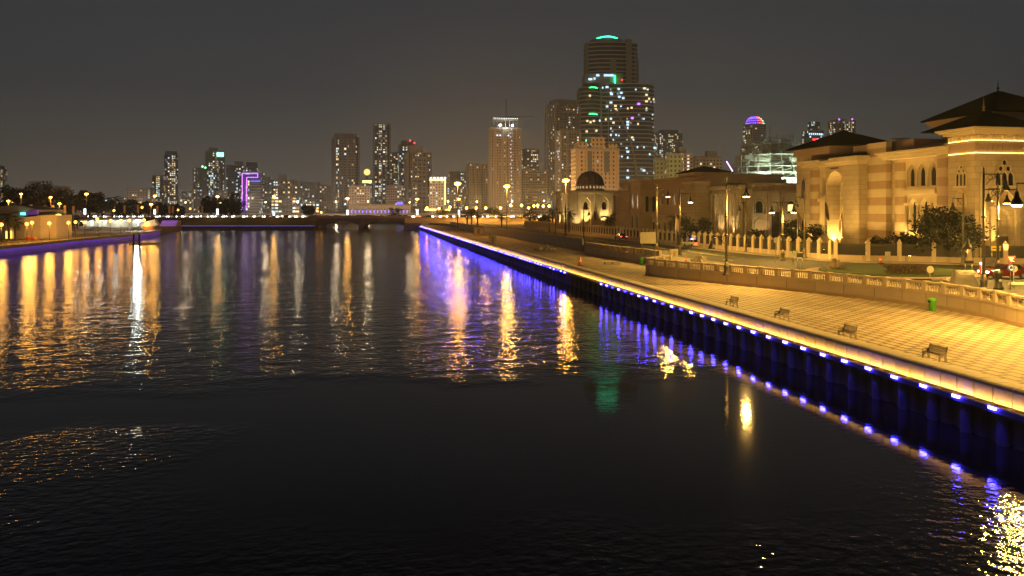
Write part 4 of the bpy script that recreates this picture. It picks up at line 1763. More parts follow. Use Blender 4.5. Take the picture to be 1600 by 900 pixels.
# tower with lit ball
r_, w, dpt, h = tower('slim tower carrying a lit golden ball above a lit ring', 566, 581, 281, 700, F['glass'], 10, .9)
m = MB(); m.prism(rect(w * 1.05, dpt * 1.05), h - 3.0, h - .6); m.build('lit_ring', g_warmn, r_)
m = MB(); m.tube((0, 0, h), (0, 0, h + 4), 1.0, n=6); m.build('ball_stem', trim_dark, r_)
m = MB(); m.ico((0, 0, h + 7.0), 3.0, 2); m.build('lit_ball', glow('golden_ball', (1, .72, .2), 1.6), r_)
tower('tall narrow tower with a column of white lights and a flat top', 583, 610, 196, 640, F['dark'], 14, .8, trim=trim_grey, fins=4, slabs=3.4)
tower('brown shaft half hidden right of the tall narrow tower', 609, 624, 240, 760, F['brown'], 8, .8)
tower('dark tower with a tilted glass edge and red roof beacons', 621, 652, 229, 700, F['glass'], 16, .7, trim=trim_dark, top=[(.7, 4, 0)], beacon=(g_red, (.1, 5), (.35, 3)))
tower('big stepped brown tower in the middle of the cluster', 631, 674, 240, 610, F['brown'], 20, .7, trim=trim_pale, cham=.12, fins=5, slabs=3.3, top=[(.6, 5, -.1)])
# outlined building
r_, w, dpt, h = tower('low block outlined by a white light strip along roof and one edge', 672, 697, 279, 520, F['beige'], 0, .6, trim=trim_pale, name='outlined_block', cat='building')
k2 = 520 / 1200
m = MB()
m.box(-w / 2, w / 2, -dpt / 2 - .5, -dpt / 2 - .2, h - 1.6, h - .6)
m.box(w / 2 - .7, w / 2, -dpt / 2 - .5, -dpt / 2 - .2, 6, h - 1.62)
m.build('light_strip', g_warmn, r_)
m = MB()
for i in range(5):
    m.ico((-w / 2 + 1 + i * w / 4.6, -dpt / 2 - .6, h + .1), .75)
m.build('roof_spot', g_wht, r_)
m = MB(); m.box(-w * .8, w * .8, -dpt / 2 - 1.2, -dpt / 2 - .8, 2.0, 3.2); m.build('shop_sign', g_warmn, r_)
tower('dim brown block behind the glare of the biggest street lamp', 700, 731, 270, 720, F['brown'], 12, .6, trim=trim_pale)
tower('broad sandy flats left of the tower with roof floodlights', 729, 766, 258, 560, F['beige2'], 16, .6, trim=trim_pale, fins=4)
# tower under construction
r_, w, dpt, h = tower('concrete tower under construction with white floodlights on its top deck', 764, 813, 205, 520, F['beige2'], 10, .5, trim=trim_pale, fins=8, name='unfinished_tower')
m = MB()
m.prism(rect(w * 1.06, dpt * 1.05), h + 1.1, h + 2.0)
for i in range(7):
    x = -w * .4 + i * w * .8 / 6
    m.tube((x, -dpt * .4, h + 2), (x, -dpt * .4, h + 7.2), .2, n=4)
m.box(-w * .42, w * .42, -dpt * .42, dpt * .42, h + 7.2, h + 7.9)
m.build('top_deck', conc, r_)
m = MB()
for i in range(14):
    m.ico((-w * .40 + i * w * .8 / 13, -dpt * .43, h + 8.2), .26)
m.build('string_light', g_wht, r_)
m = MB()
for x in (-.2, .22):
    m.ico((x * w, -dpt / 2 - .6, h + 3.4), .85)
m.build('floodlight_head', glow('deck_flood', (.9, 1, .95), 14), r_)
m = MB()
for x in (-.3, -.2, .08):
    m.ico((x * w, -dpt / 2 - .9, h - 3.4), .55)
for i in range(22):
    m.ico((.18 * w + rng.uniform(-.5, .5), -dpt / 2 - 1.0, 2 + i * 2.6), .3)
m.build('hoist_light', glow('hoist_light', (.8, .85, 1), 2.2), r_)
m = MB()
m.tube((w * .05, 0, h), (w * .05, 0, h + 22), .4, n=4)
m.tube((-w * .15, 0, h + 9.5), (w * 1.0, 0, h + 10.5), .25, n=4)
m.build('tower_crane', trim_dark, r_)
lamp_light(r_, (0, -dpt * .5 - 2.2, h + 3.2), 4500, (.9, 1, .95), .5)
tower('dim brown tower with a few warm windows right of the unfinished tower', 814, 842, 235, 680, F['brown'], 14, .6)
tower('low sandy flats at the foot of the dim brown tower', 814, 856, 268, 560, F['beige2'], 10, .5, trim=trim_pale, slabs=3.3)
tower('tall brown tower with a ragged top left of the green lit tower', 853, 905, 166, 560, F['brown'], 24, .8, trim=trim_grey, cham=.1, fins=6, top=[(.8, 3, 0), (.3, 3, .2)], slabs=3.3)
tower('white residential tower in front of the ragged brown tower', 870, 906, 207, 500, F['grey'], 18, .6, trim=trim_pale, fins=3, slabs=3.2)
# ochre apartments in front of the great tower
r_, w, dpt, h = tower('ochre apartment block with dark recesses lit by sodium light', 893, 966, 236, 420, F['orange'], 8, .5, trim=trim_pale, name='apartment_block')
for fx, fw, hh in ((-.33, .2, 3.2), (.02, .32, 6.0), (.36, .2, 2.6)):
    m = MB(); m.prism(rect(w * fw, dpt * .9, w * fx, 0), h + 1.1, h + 1.1 + hh, wall=True); m.build('roof_block', F['orange'], r_)
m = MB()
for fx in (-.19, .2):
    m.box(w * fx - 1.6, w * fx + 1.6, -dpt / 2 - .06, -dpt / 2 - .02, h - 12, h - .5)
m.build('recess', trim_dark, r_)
m = MB()
for fx in (-.46, -.26, -.06, .12, .3, .46):
    m.box(w * fx - .5, w * fx + .5, -dpt / 2 - .6, -dpt / 2 - .02, 0, h)
m.build('pier', M('ochre_pier', (.46, .32, .17), .8, .12, .4), r_)

# the great tower --------------------------------------------------------
GD = 640
gk = GD / 1200
gl = (*W(966, GD * DS), 6.0)
gt = thing('great_tower', 'tallest tower with curved green neon arcs, dark banded slab and curved sail rib', 'tower', gl, -YAW)
gt.scale = (DS, DS, DS)


def gx(px):
    return (px - 966) * gk


def gz(py):
    return (zat(py, GD * DS) - 6) / DS


slab_glass = M('slab_glass', (.030, .026, .026), .35, .2, .05)


def banded_block(name, pl, z0, z1, step=3.45, over=.45, th=.75):
    m = MB()
    m.prism(pl, z0, z1, wall=True)
    o = m.build(name, slab_glass, gt)
    m = MB()
    cx_ = sum(p[0] for p in pl) / len(pl)
    cy_ = sum(p[1] for p in pl) / len(pl)
    big = []
    for x, y in pl:
        v = Vector((x - cx_, y - cy_))
        big.append((cx_ + v.x * (1 + over / v.length * 1.3), cy_ + v.y * (1 + over / v.length * 1.3)))
    z = z0 + step
    while z < z1:
        m.prism(big, z - th / 2, z + th / 2)
        z += step
    m.build('floor_band', M('floor_band', (.62, .52, .40), .8, .1, .3), gt)
    return o


main_pl = [(gx(937), -2), (gx(985), -6), (gx(1012), -3), (gx(1023), 4), (gx(1023), 26), (gx(937), 26)]
banded_block('main_slab', main_pl, 0, gz(131))
arc = [(gx(921) + 8.8 * math.cos(a), -1 + 7.5 * math.sin(a)) for a in [PI + PI * i / 12 for i in range(13)]]
banded_block('round_wing', arc + [(gx(938), 20), (gx(905), 20)], 0, gz(138))
top_pl = [(gx(917), 3), (gx(935), -1), (gx(955), -1.5), (gx(975), 0), (gx(997), 5), (gx(997), 28), (gx(917), 28)]
banded_block('top_block', top_pl, gz(131), gz(66))
m = MB()
m.box(gx(915), gx(920), 2.0, 14, gz(120), gz(66)); m.box(gx(978), gx(987), -1, 16, gz(131), gz(61))
m.box(gx(953), gx(962), -3.4, 5, gz(117), gz(93)); m.box(gx(903), gx(908), 2, 14, gz(220), gz(142))
m.build('pier', M('tower_pier', (.28, .23, .16), .8, .1, .3), gt)
m = MB()
m.prof([(gx(987), gz(131)), (gx(1000), gz(125)), (gx(999), gz(95)), (gx(995), gz(75)), (gx(987), gz(61))], 'y', 4, 6)
m.build('curved_fin', trim_grey, gt)
m = MB()
arc2 = [(gx(949) + 13 * math.cos(a), 3 + 6 * math.sin(a)) for a in [PI + PI * i / 12 for i in range(13)]]
m.prism(arc2 + [(gx(975), 18), (gx(923), 18)], gz(66), gz(61))
m.build('crown', trim_grey, gt)


def green_arc(px0, px1, py, bulge, y0, r=.42, mat=g_green):
    m = MB()
    pts = []
    for i in range(13):
        t = -1 + 2 * i / 12
        pts.append((gx((px0 + px1) / 2 + t * (px1 - px0) / 2), y0 + bulge * t * t, gz(py + 1.2 * t * t)))
    m.path(pts, r)
    return m.build('neon_arc', mat, gt)


green_arc(933, 965, 58.5, 5, -3.5, .55, glow('aqua_green_neon', (.03, 1, .42), 5))
green_arc(912, 936, 139, 7, -9.3, .42)
green_arc(912, 936, 180, 7, -9.3, .42)
green_arc(914, 920, 220, 1, -9.0, .5)
m = MB(); m.tube((gx(959), -7.2, gz(132)), (gx(959), -7.2, gz(120)), .55, n=6); m.build('neon_arc', g_green, gt)
m = MB()
m.prism([(gx(913), -4), (gx(930), -6), (gx(950), -6.6), (gx(972), -5), (gx(972), 20), (gx(913), 20)], gz(131), gz(116))
m.build('sky_lobby', trim_pale, gt)
m = MB()
for a, b_, z in ((918, 924, 126), (930, 935, 120), (942, 957, 120), (926, 929, 125)):
    m.box(gx(a), gx(b_), -7.4, -6.9, gz(z + 1.5), gz(z - 1.5))
m.build('lobby_light', g_win_c, gt)
m = MB()
pts = []
for i in range(17):
    t = i / 16
    pts.append((gx(940 + 52 * math.sin(t * PI / 2 * .98) ** 1.0 * (1 - .0 * t)) if False else gx(940 + 52 * (1 - (1 - t) ** 1.9)), -7.4 + 1.0 * t, gz(157 + 122 * t ** 1.25)))
m.path(pts, .85, 6)
m.build('sail_rib', M('sail_rib', (.45, .34, .22), .8, .1, .3), gt)
m = MB()
m.tube((gx(938), -6.6, gz(275)), (gx(938), -6.6, gz(131)), .7, n=6); m.tube((gx(949), -7.1, gz(240)), (gx(949), -7.1, gz(172)), .4, n=6)
m.build('sail_mast', M('sail_rib', (.45, .34, .22)), gt)
wr = random.Random(5)
dim_c = glow('dim_cool_window', (.6, .85, 1), .5)
dim_w = glow('dim_warm_window', (1, .75, .4), .5)
spots = [(965, 141, 1), (966, 153, 1), (960, 167, 2), (954, 149, 1), (969, 147, 1), (996, 164, 3), (979, 171, 2), (985, 170, 2), (1005, 140, 2), (1008, 150, 2), (1008, 160, 2), (1008, 171, 2), (1012, 156, 2), (1019, 157, 2),
         (953, 187, 1), (957, 193, 2), (953, 202, 1), (953, 212, 1), (961, 212, 1), (979, 192, 1), (979, 196, 1), (979, 201, 1), (986, 186, 3), (995, 195, 2), (986, 216, 2), (994, 231, 1), (1004, 231, 1), (979, 238, 1), (979, 247, 1), (979, 267, 1),
         (979, 278, 1), (1004, 267, 1), (940, 139, 1), (947, 138, 1), (953, 147, 1), (947, 168, 1), (1013, 242, 1), (1021, 232, 1), (972, 155, 1), (960, 172, 2), (953, 162, 1), (945, 188, 2), (936, 190, 1), (964, 252, 1)]
for i, (px, py, kind) in enumerate(spots):
    m = MB()
    ww = wr.uniform(1.0, 2.4)
    m.box(gx(px) - ww / 2, gx(px) + ww / 2, -6.75, -6.5, gz(py) - .8, gz(py) + .8)
    o = m.build('lit_window', (g_win_c, g_win_w, g_purple)[kind - 1], gt)
for i in range(46):
    px, py = wr.uniform(941, 1021), wr.uniform(136, 274)
    if 940 + 52 * (1 - (1 - (py - 157) / 122) ** 1.9) > px and py > 160 and wr.random() < .5:
        continue
    m = MB()
    ww = wr.uniform(.8, 1.6)
    zz = round((gz(py) + 1.7) / 3.45) * 3.45 - 1.7
    m.box(gx(px) - ww / 2, gx(px) + ww / 2, -6.75, -6.5, zz - .6, zz + .6)
    m.build('lit_window', wr.choice((g_win_c, g_win_c, dim_c, dim_c, dim_w)), gt)
for (px, py) in ((921, 193), (926, 191), (915, 207), (930, 206), (920, 152), (916, 191)):
    m = MB(); m.box(gx(px) - .8, gx(px) + .8, -9.6, -9.1, gz(py) - .8, gz(py) + .8); m.build('lit_window', g_win_w, gt)
m = MB()
m.ico((gx(907), -2, gz(154)), .9); m.ico((gx(970), -7, gz(127)), .6)
m.build('red_beacon', g_red, gt)

tower('grey lit tower low behind the right shoulder of the great tower', 1023, 1065, 210, 760, F['grey'], 12, .6, top=[(.7, 3, 0)])
tower('pale green block partly behind the long stone building', 1022, 1043, 250, 420, F['green'], 6, .6, cat='building', name='apartment_block')
tower('lime lit block with green lamps behind the low pyramid roof', 1041, 1078, 243, 400, F['green'], 8, .5, cat='building', name='apartment_block', top=[(.3, 3, .2)], beacon=(g_green, (-.2, -15), (.02, -14.5), (.2, -15)))
tower('narrow rosy block standing against the lime lit block', 1066, 1082, 243, 395, F['brown'], 4, .6, cat='building', name='apartment_block')
tower('dark and pale flats left of the scaffolding', 1080, 1126, 248, 410, F['beige'], 10, .5, cat='building', name='apartment_block', top=[(.4, 3, .2)])
r_, w, dpt, h = tower('slender grey tower with a violet and red lit dome on top', 1161, 1196, 197, 620, F['grey'], 14, .9, cham=.15)
m = MB()
for i in range(8):
    a0, a1 = PI * i / 8, PI * (i + 1) / 8
m.lathe([(w * .48 * math.cos(q * PI / 2 / 6), h + 1 + w * .42 * math.sin(q * PI / 2 / 6)) for q in range(6)] + [(.2, h + 1 + w * .42)], n=14)
m.build('dome', M('dim_dome', (.10, .08, .25), .6, .2, .4), r_)
for nm, cc, ang in (('violet', (.25, .1, 1), range(14, 21)), ('red', (1, .1, .15), range(21, 24)), ('green', (.1, 1, .3), (24, 25))):
    m = MB()
    for i in ang:
        a = i * 2 * PI / 28
        for q in (0, 1, 2, 3):
            e_ = q * PI / 2 / 5 + .12
            m.ico((w * .49 * math.cos(e_) * math.cos(a), w * .49 * math.cos(e_) * math.sin(a), h + 1 + w * .43 * math.sin(e_)), .55)
    m.build('dome_light', glow('dome_' + nm, cc, 3), r_)
r_, w, dpt, h = tower('glassy curved tower with white and red lights behind the corner roof', 1255, 1284, 206, 640, F['glass'], 10, .7, podium=None)
m = MB(); m.prism(rect(w * .55, dpt * .6, w * .1, 0), h + 1.1, (zat(191, 640 * DS) - 6) / DS, wall=True); m.build('upper_block', F['glass'], r_)
m = MB()
for i in range(7):
    m.box(-w * .45 + i * w * .13, -w * .45 + i * w * .13 + 1.0, -dpt / 2 - .4, -dpt / 2 - .1, h - 3, h - 1.6)
m.build('top_light', g_win_c, r_)
m = MB(); m.box(-w * .2, w * .1, -dpt / 2 - .4, -dpt / 2 - .1, h - 7.5, h - 6.3); m.build('red_sign', g_red, r_)
tower('pale tower with violet and green lights on its roof corners', 1298, 1332, 190, 660, F['warm'], 12, .7, trim=trim_pale, fins=4, beacon=(g_purple, (-.4, 1), (.35, 1.5)))
tower('dim low roof line seen over the palace parapet', 1390, 1418, 219, 420, F['grey'], 5, .5, cat='building', name='apartment_block', base=3.4)
# long arcaded hall across the water
r_, w, dpt, h = tower('long low arcaded hall with violet lit arches beyond the bridge', 546, 642, 322, 500, F['beige2'], 4, .2, cat='building', trim=trim_pale, name='arcaded_hall')
hw_ = Wall((0, -dpt / 2), (1, 0), (0, -1))
m = MB()
hw_.plate(m, -w / 2, w / 2, 0, h, .02, .8, [(-w / 2 + 2.0 + i * (w - 4) / 15, 1.5, 0.05, 3.6, False) for i in range(16)])
m.build('arcade', M('arcade_stone', (.42, .33, .24), .8, .1, .3), r_)
m = MB()
for i in range(16):
    m.box(-w / 2 + 1.6 + i * (w - 4) / 15, -w / 2 + 2.4 + i * (w - 4) / 15, -dpt / 2 - .05, -dpt / 2 - .01, .5, 2.4)
m.build('arch_light', glow('arch_violet', (.30, .22, 1), 1.6), r_)
m = MB(); m.box(w * .28, w * .38, -dpt / 2 - .5, -dpt / 2 + .5, h + 1.2, h + 2.6); m.build('blue_sign', g_blue, r_)
# far low fill-in blocks, each its own
fill = [(-60, -24, 300, 820, 'grey'), (60, 82, 302, 820, 'beige'), (108, 143, 306, 860, 'beige2'), (281, 302, 310, 640, 'warm'), (338, 356, 300, 640, 'beige'),
        (404, 428, 305, 700, 'brown'), (462, 472, 300, 820, 'grey'), (578, 606, 282, 820, 'brown'), (604, 634, 292, 560, 'brown'), (655, 676, 290, 720, 'beige'),
        (694, 716, 285, 620, 'brown'), (752, 770, 285, 700, 'beige2'), (838, 858, 272, 760, 'beige'), (1118, 1160, 276, 700, 'grey'), (1190, 1252, 262, 760, 'grey')]
where = ['far off at the left edge', 'beyond the trees left of the standing cube block', 'low between the tree tops and the pinkish cube block', 'in the gap right of the rounded lit tower',
         'at the foot of the cyan signed tower', 'under the violet outlined tower on its right', 'in the slit left of the ribbed pale flats', 'filling the gap under the golden ball',
         'low left of the stepped brown tower', 'between stepped brown tower and outlined block', 'right of the white outlined block', 'at the foot of the unfinished tower on its left',
         'in the gap left of the ragged brown tower', 'just left of the scaffolding top', 'behind the scaffolded dome']
for (a, b_, c, d, mt), wh in zip(fill, where):
    tower('small dim block ' + wh, a, b_, c, d, F[mt], rng.choice((-14, 10, 18)), .6, cat='building', name='apartment_block')

# lamps added between the towers to brighten their facades
for px, d in ((20, 900), (120, 900), (215, 930), (290, 900), (345, 900), (415, 880), (465, 900), (525, 820), (575, 800), (640, 900), (700, 800), (745, 820), (800, 780), (850, 760), (905, 660), (950, 620), (1010, 640), (1080, 600), (1180, 760), (1290, 900)):
    root = thing('city_fill_lamp', 'added distant lamp between the towers brightening their fronts', 'street lamp', (*W(px, d), 6.0), 0, 'added distant lamps between the towers')
    m = MB(); m.tube((0, 0, 0), (0, 0, 13), .2, .12, 6); m.build('pole', trim_dark, root)
    m = MB(); m.ico((0, 0, 13.3), .7, 1); m.build('globe', glow('city_fill_globe', (1, .58, .18), 30), root)
    ld = bpy.data.lights.new('lamp_light', 'POINT')
    ld.energy = 80000 if px > 660 else 60000
    ld.color = (1, .60, .24) if px > 660 else (1, .72, .45)
    ld.shadow_soft_size = .7
    o = bpy.data.objects.new('lamp_light', ld)
    COL.objects.link(o)
    o.parent = root
    o.location = (0, 0, 14.5)

# ================================================================== BRIDGE
br_ = thing('arch_bridge', 'low dark road bridge of two flat arches across the far water', 'bridge', (*W(565, 440), 0), -YAW)
bk = 440 / 1200


def ax(px):
    return (px - 565) * bk


m = MB()
for (a, b_) in ((500, 561.5), (568.5, 632)):
    x0, x1 = ax(a), ax(b_)
    n = 14
    for i in range(n):
        t0, t1 = -1 + 2 * i / n, -1 + 2 * (i + 1) / n
        xa, xb = x0 + (x1 - x0) * i / n, x0 + (x1 - x0) * (i + 1) / n
        za, zb_ = 1.6 + 2.7 * (1 - t0 * t0), 1.6 + 2.7 * (1 - t1 * t1)
        m.prof([(xa, za), (xb, zb_), (xb, 6.0), (xa, 6.0)], 'y', -2, 15)
m.build('arch', M('bridge_concrete', (.12, .095, .10), .8, .2, .3), br_)
for a, b_ in ((488, 500), (561.5, 568.5), (632, 640)):
    m = MB()
    m.box(ax(a), ax(b_), -2.6, 15.6, -2, 5.9)
    m.build('pier', M('bridge_pier', (.11, .085, .11), .8, .2, .3), br_)
m = MB()
m.box(ax(484), ax(643), -2.3, 15.3, 6.0, 6.25)
m.build('deck', asphalt, br_)
m = MB()
m.box(ax(484), ax(643), -2.5, -2.2, 5.7, 7.15)
m.box(ax(484), ax(643), 15.2, 15.5, 5.7, 7.15)
m.build('parapet', M('bridge_parapet', (.26, .17, .28), .8, .15, .3), br_)  # violet light on the parapet is put into its base colour
# blue light line along the far bank wall
bw_ = thing('bank_wall', 'low dark bank wall edged with a violet blue light line', 'wall', (*W(390, 411), 0), -YAW)
m = MB(); m.box(-(390 - 268) * .3425, (492 - 390) * .3425, -1.3, 0, -2, 2.05); m.build('wall_panel', quay_m, bw_)
m = MB(); m.box(-(390 - 285) * .3425, (492 - 390) * .3425, -1.40, -1.31, 1.9, 2.06); m.build('light_line', glow('bank_blue', (.30, .20, 1), .8), bw_)
# ================================================================== TREES
def leafy(name, label, loc, h, wdt, n, leaf, mat=None, seed=1, trunk_h=None, cat='tree', group=None, squash=.75, clumps=None):
    g = random.Random(seed)
    root = thing(name, label, cat, loc, 0, group)
    th = h * .3 if trunk_h is None else trunk_h
    m = MB()
    m.tube((0, 0, -.2), (0, 0, th), wdt * .035, wdt * .025, 7)
    for i in range(5):
        a = g.uniform(0, 2 * PI)
        m.tube((0, 0, th * .9), (wdt * .28 * math.cos(a), wdt * .28 * math.sin(a), th + (h - th) * g.uniform(.3, .7)), wdt * .02, wdt * .007, 5)
    m.build('trunk', trunk_m, root)
    m = MB()
    k = clumps or 22
    cz = th + (h - th) * .5
    cs = []
    for i in range(k):
        while True:
            p = Vector((g.uniform(-1, 1), g.uniform(-1, 1), g.uniform(-1, 1)))
            if .25 < p.length < 1:
                break
        p = Vector((p.x * wdt / 2 * .86, p.y * wdt / 2 * .86, cz + p.z * (h - th) * .5 * .9))
        cs.append((p, g.uniform(.13, .24) * wdt))
    for i in range(n):
        c, r_ = g.choice(cs)
        d = Vector((g.gauss(0, 1), g.gauss(0, 1), g.gauss(0, 1)))
        d = d.normalized() * r_ * g.random() ** .45
        d.z *= squash
        p = c + d
        if p.z < th * .5:
            continue
        u = Vector((g.gauss(0, 1), g.gauss(0, 1), g.gauss(0, .6))).normalized()
        v = u.cross(Vector((g.gauss(0, 1), g.gauss(0, 1), g.gauss(0, 1)))).normalized()
        s = leaf * g.uniform(.6, 1.3)
        m.poly([p + u * s, p + v * s * .45, p - u * s, p - v * s * .45])
    m.build('crown', mat or leaf_m, root)
    return root


def palm(label, loc, h, r_, seed=1, group=None):
    g = random.Random(seed)
    root = thing('palm_tree', label, 'palm', loc, 0, group)
    m = MB()
    z = 0
    lean = g.uniform(-.03, .03)
    while z < h:
        m.tube((lean * z, 0, z - .05), (lean * (z + .5), 0, z + .5), .20 * r_ / 2.2, .25 * r_ / 2.2, 7)
        z += .5
    m.build('trunk', trunk_m, root)
    m = MB()
    nf = 30
    for i in range(nf):
        a = 2 * PI * i / nf * 2.4 + g.uniform(-.2, .2)
        up = 1.15 - 1.75 * i / nf
        pts = []
        L = r_ * g.uniform(.85, 1.1)
        p = Vector((lean * h, 0, h + .15))
        el = up
        for s in range(9):
            pts.append(p.copy())
            p = p + Vector((math.cos(a) * math.cos(el), math.sin(a) * math.cos(el), math.sin(el))) * L / 8
            el -= .19
        side = Vector((-math.sin(a), math.cos(a), 0))
        for s in range(1, 8):
            w = r_ * .24 * math.sin(PI * (s + .6) / 8.8)
            q, q2 = pts[s], pts[s + 1]
            for sg in (-1, 1):
                for f in (0, .5):
                    o = q.lerp(q2, f)
                    t = o + side * sg * w + (q2 - q) * .9 + Vector((0, 0, -w * .55))
                    m.poly([o, o + (q2 - q) * .28, t])
        for s in range(8):
            m.poly([pts[s] + side * .03, pts[s + 1] + side * .03, pts[s + 1] - side * .03, pts[s] - side * .03])
    m.build('crown', palm_m, root)
    return root


# palace garden
p = W(1484, 102.6)
leafy('garden_tree', 'broad dark tree spreading over the palace fence', (*p, 3.5), 6.9, 9.6, 6500, .24, leaf_d, 11, 1.2, clumps=40)
for i, (px, d, h, w, lab) in enumerate(((1388, 110, 4.2, 5.0, 'leftmost dark shrub between the two banded piers of the palace'), (1408, 108, 4.4, 4.2, 'rounded shrub in the middle of the palace bed'),
                                        (1434, 105.5, 4.0, 5.2, 'low wide shrub leaning on the broad palace tree'))):
    leafy('shrub', lab, (*W(px, d), 3.5), h, w, 1500, .2, leaf_d, 20 + i, .4, cat='shrub', clumps=16)
leafy('garden_tree', 'dark round tree before the long building with a palm beside it', (*W(1087, 150), 3.5), 5.6, 7.6, 2600, .22, leaf_d, 31, .8)
leafy('garden_tree', 'dark tree behind the fence left of the palace corner', (*W(1239, 138), 3.5), 5.6, 5.0, 2000, .22, leaf_d, 32, 1)
leafy('garden_tree', 'bushy tree at the palace corner by the lit banded column', (*W(1267, 128), 3.5), 4.5, 5.6, 2000, .2, leaf_d, 33, .6)
leafy('shrub', 'clipped shrub in front of the arched door of the court building', (*W(1181, 152), 3.5), 3.6, 4.2, 900, .2, leaf_d, 34, .2, cat='shrub')
palm('palm beside the dark round tree at the end of the long building', (*W(1058, 152), 3.5), 5.0, 2.8, 5)
palm('palm standing before the left lit arch of the domed pavilion', (*W(889, 236), 3.5), 5.6, 3.0, 6)
palm('bushy palm standing before the right arch of the domed pavilion', (*W(951, 228), 3.5), 4.2, 3.4, 7)
palm('dim palm at the left corner of the domed pavilion', (*W(864, 285), 3.5), 6.0, 3.0, 8)
for i, (px, d, h, r_, lab) in enumerate(((737, 350, 6.5, 3.6, 'tallest palm of the far right bank clump'), (730, 345, 5.0, 3.2, 'shorter palm on the left of the far clump'),
                                         (746, 360, 5.4, 3.2, 'palm on the right of the far clump'), (784, 330, 4.6, 3.0, 'lone low palm between far clump and pavilion'))):
    palm(lab, (*W(px, d), 3.4), h, r_, 40 + i)
for i, (px, d, h, w, lab) in enumerate(((830, 380, 8, 11, 'wide bush tree under the far warm lamps'), (850, 300, 5, 6, 'dark bush left of the domed pavilion'), (618, 470, 6, 9, 'dark tree past the right end of the bridge'),
                                        (690, 470, 6, 10, 'dark tree behind the far sandy bank'), (770, 470, 6, 9, 'round tree behind the traffic under the unfinished tower'))):
    leafy('bank_tree', lab, (*W(px, d), 3.5 if d < 400 else 6), h, w, 700, .45, leaf_m, 50 + i, 1)
# far bank trees
for i, (px, d, h, w, lab) in enumerate(((352 - 22, 470, 14, 15, 'dark round tree left of the lamp under the cyan signed tower'), (362, 470, 14.5, 17, 'largest dark round tree below the violet outlined tower'),
                                        (345, 475, 9, 11, 'small dark tree joining the two round trees'), (250, 475, 10, 14, 'dark tree below the tall rounded tower'), (275, 480, 8, 10, 'low dark tree right of the rounded tower foot'),
                                        (482, 445, 8, 8, 'dark tree at the left end of the bridge'))):
    leafy('bank_tree', lab, (*W(px, d), 6.0), h, w, 2000, .75, leaf_d, 60 + i, 1.5)
for i, (px, d, h, w, lab) in enumerate(((68, 400, 22, 24, 'tallest dark tree behind the white tent wall'), (40, 410, 20, 22, 'dark tree behind the tent roof beside a lamp'), (8, 410, 20, 20, 'dark tree at the left edge behind the tent'),
                                        (92, 405, 19, 19, 'dark tree right of the tallest tree behind the tent'), (112, 420, 15, 14, 'smaller dark tree sloping down right of the tent'), (140, 425, 17, 14, 'dark tree behind the second tall lamp from the tent'),
                                        (160, 430, 12, 12, 'olive tree low beside the standing cube block'), (195, 432, 10, 12, 'olive tree in the middle of the plaza back edge'), (215, 432, 11, 12, 'pale green tree left of the stall lights'),
                                        (232, 433, 10, 10, 'green tree behind the market stalls'))):
    leafy('plaza_tree', lab, (*W(px, d), 2.0 if d < 412 else 5.0), h, w, 2400, .8, leaf_m if i > 5 else leaf_d, 80 + i, 3)
palm('palm standing before the white tent on the left bank', (*W(14, 215), 2.0), 6.5, 3.4, 90)
palm('lower palm leaning at the right of the tent palm', (*W(24, 218), 2.0), 4.8, 2.8, 91)
palm('pale lit palm behind the small plaza lamps', (*W(176, 425), 4.0), 12, 5.0, 92)
palm('small palm beside the orange stall on the plaza tip', (*W(234, 330), 2.0), 4.6, 2.4, 93)

# ================================================================== STREET LAMPS (right bank, ornate)
def ornate_lamp(label, loc, h, arms, rz=0, watts=0, cone=None):
    """bronze post on a flared base; arms are (side, length, height share, lit)"""
    root = thing('street_lamp', label, 'street lamp', loc, rz)
    m = MB()
    m.lathe([(.42, 0), (.42, .12), (.30, .22), (.26, .8), (.32, .95), (.22, 1.1), (.17, 1.5)], n=10)
    m.build('base', pole_m, root)
    m = MB()
    m.tube((0, 0, 1.4), (0, 0, h), .14, .085, 10)
    for z in (h * .42, h * .62):
        m.lathe([(.14, z), (.2, z + .05), (.2, z + .16), (.13, z + .22)], n=10)
    m.lathe([(.09, h), (.14, h + .08), (.05, h + .2), (.1, h + .32), (.01, h + .55)], n=8)
    m.build('pole', pole_m, root)
    for (sd_, ln, f, lit) in arms:
        z = h * f
        m = MB()
        m.tube((0, 0, z), (sd_ * ln, 0, z), .05, n=6)
        pts = [(sd_ * ln * .12, 0, z - .9), (sd_ * ln * .3, 0, z - .5), (sd_ * ln * .5, 0, z - .35), (sd_ * ln * .62, 0, z - .05)]
        m.path(pts, .035, 5)
        for (cxx, czz, rr) in ((.30, -.28, .2), (.52, -.16, .1)):
            m.path([(sd_ * ln * cxx + rr * math.cos(i * PI / 5), 0, z + czz + rr * math.sin(i * PI / 5)) for i in range(11)], .025, 4)
        ar = m.build('arm', iron, root)
        m = MB()
        x = sd_ * ln
        m.tube((x, 0, z), (x, 0, z - .55), .03, n=5)
        m.lathe([(.06, z - .5), (.12, z - .6), (.16, z - .9), (.34, z - 1.25), (.40, z - 1.42)], (x, 0, 0), 12)
        ln_ = m.build('lantern', iron, root)
        if lit:
            m = MB()
            m.lathe([(.30, z - 1.50), (.34, z - 1.43)], (x, 0, 0), 12)
            q = m.build('lens', g_lens, root)
            q.parent = ln_
            if watts:
                lamp_light(root, (x, 0, z - 1.7), watts, (1, .55, .10), .3, cone, (x, 0, z - 9))
    return root


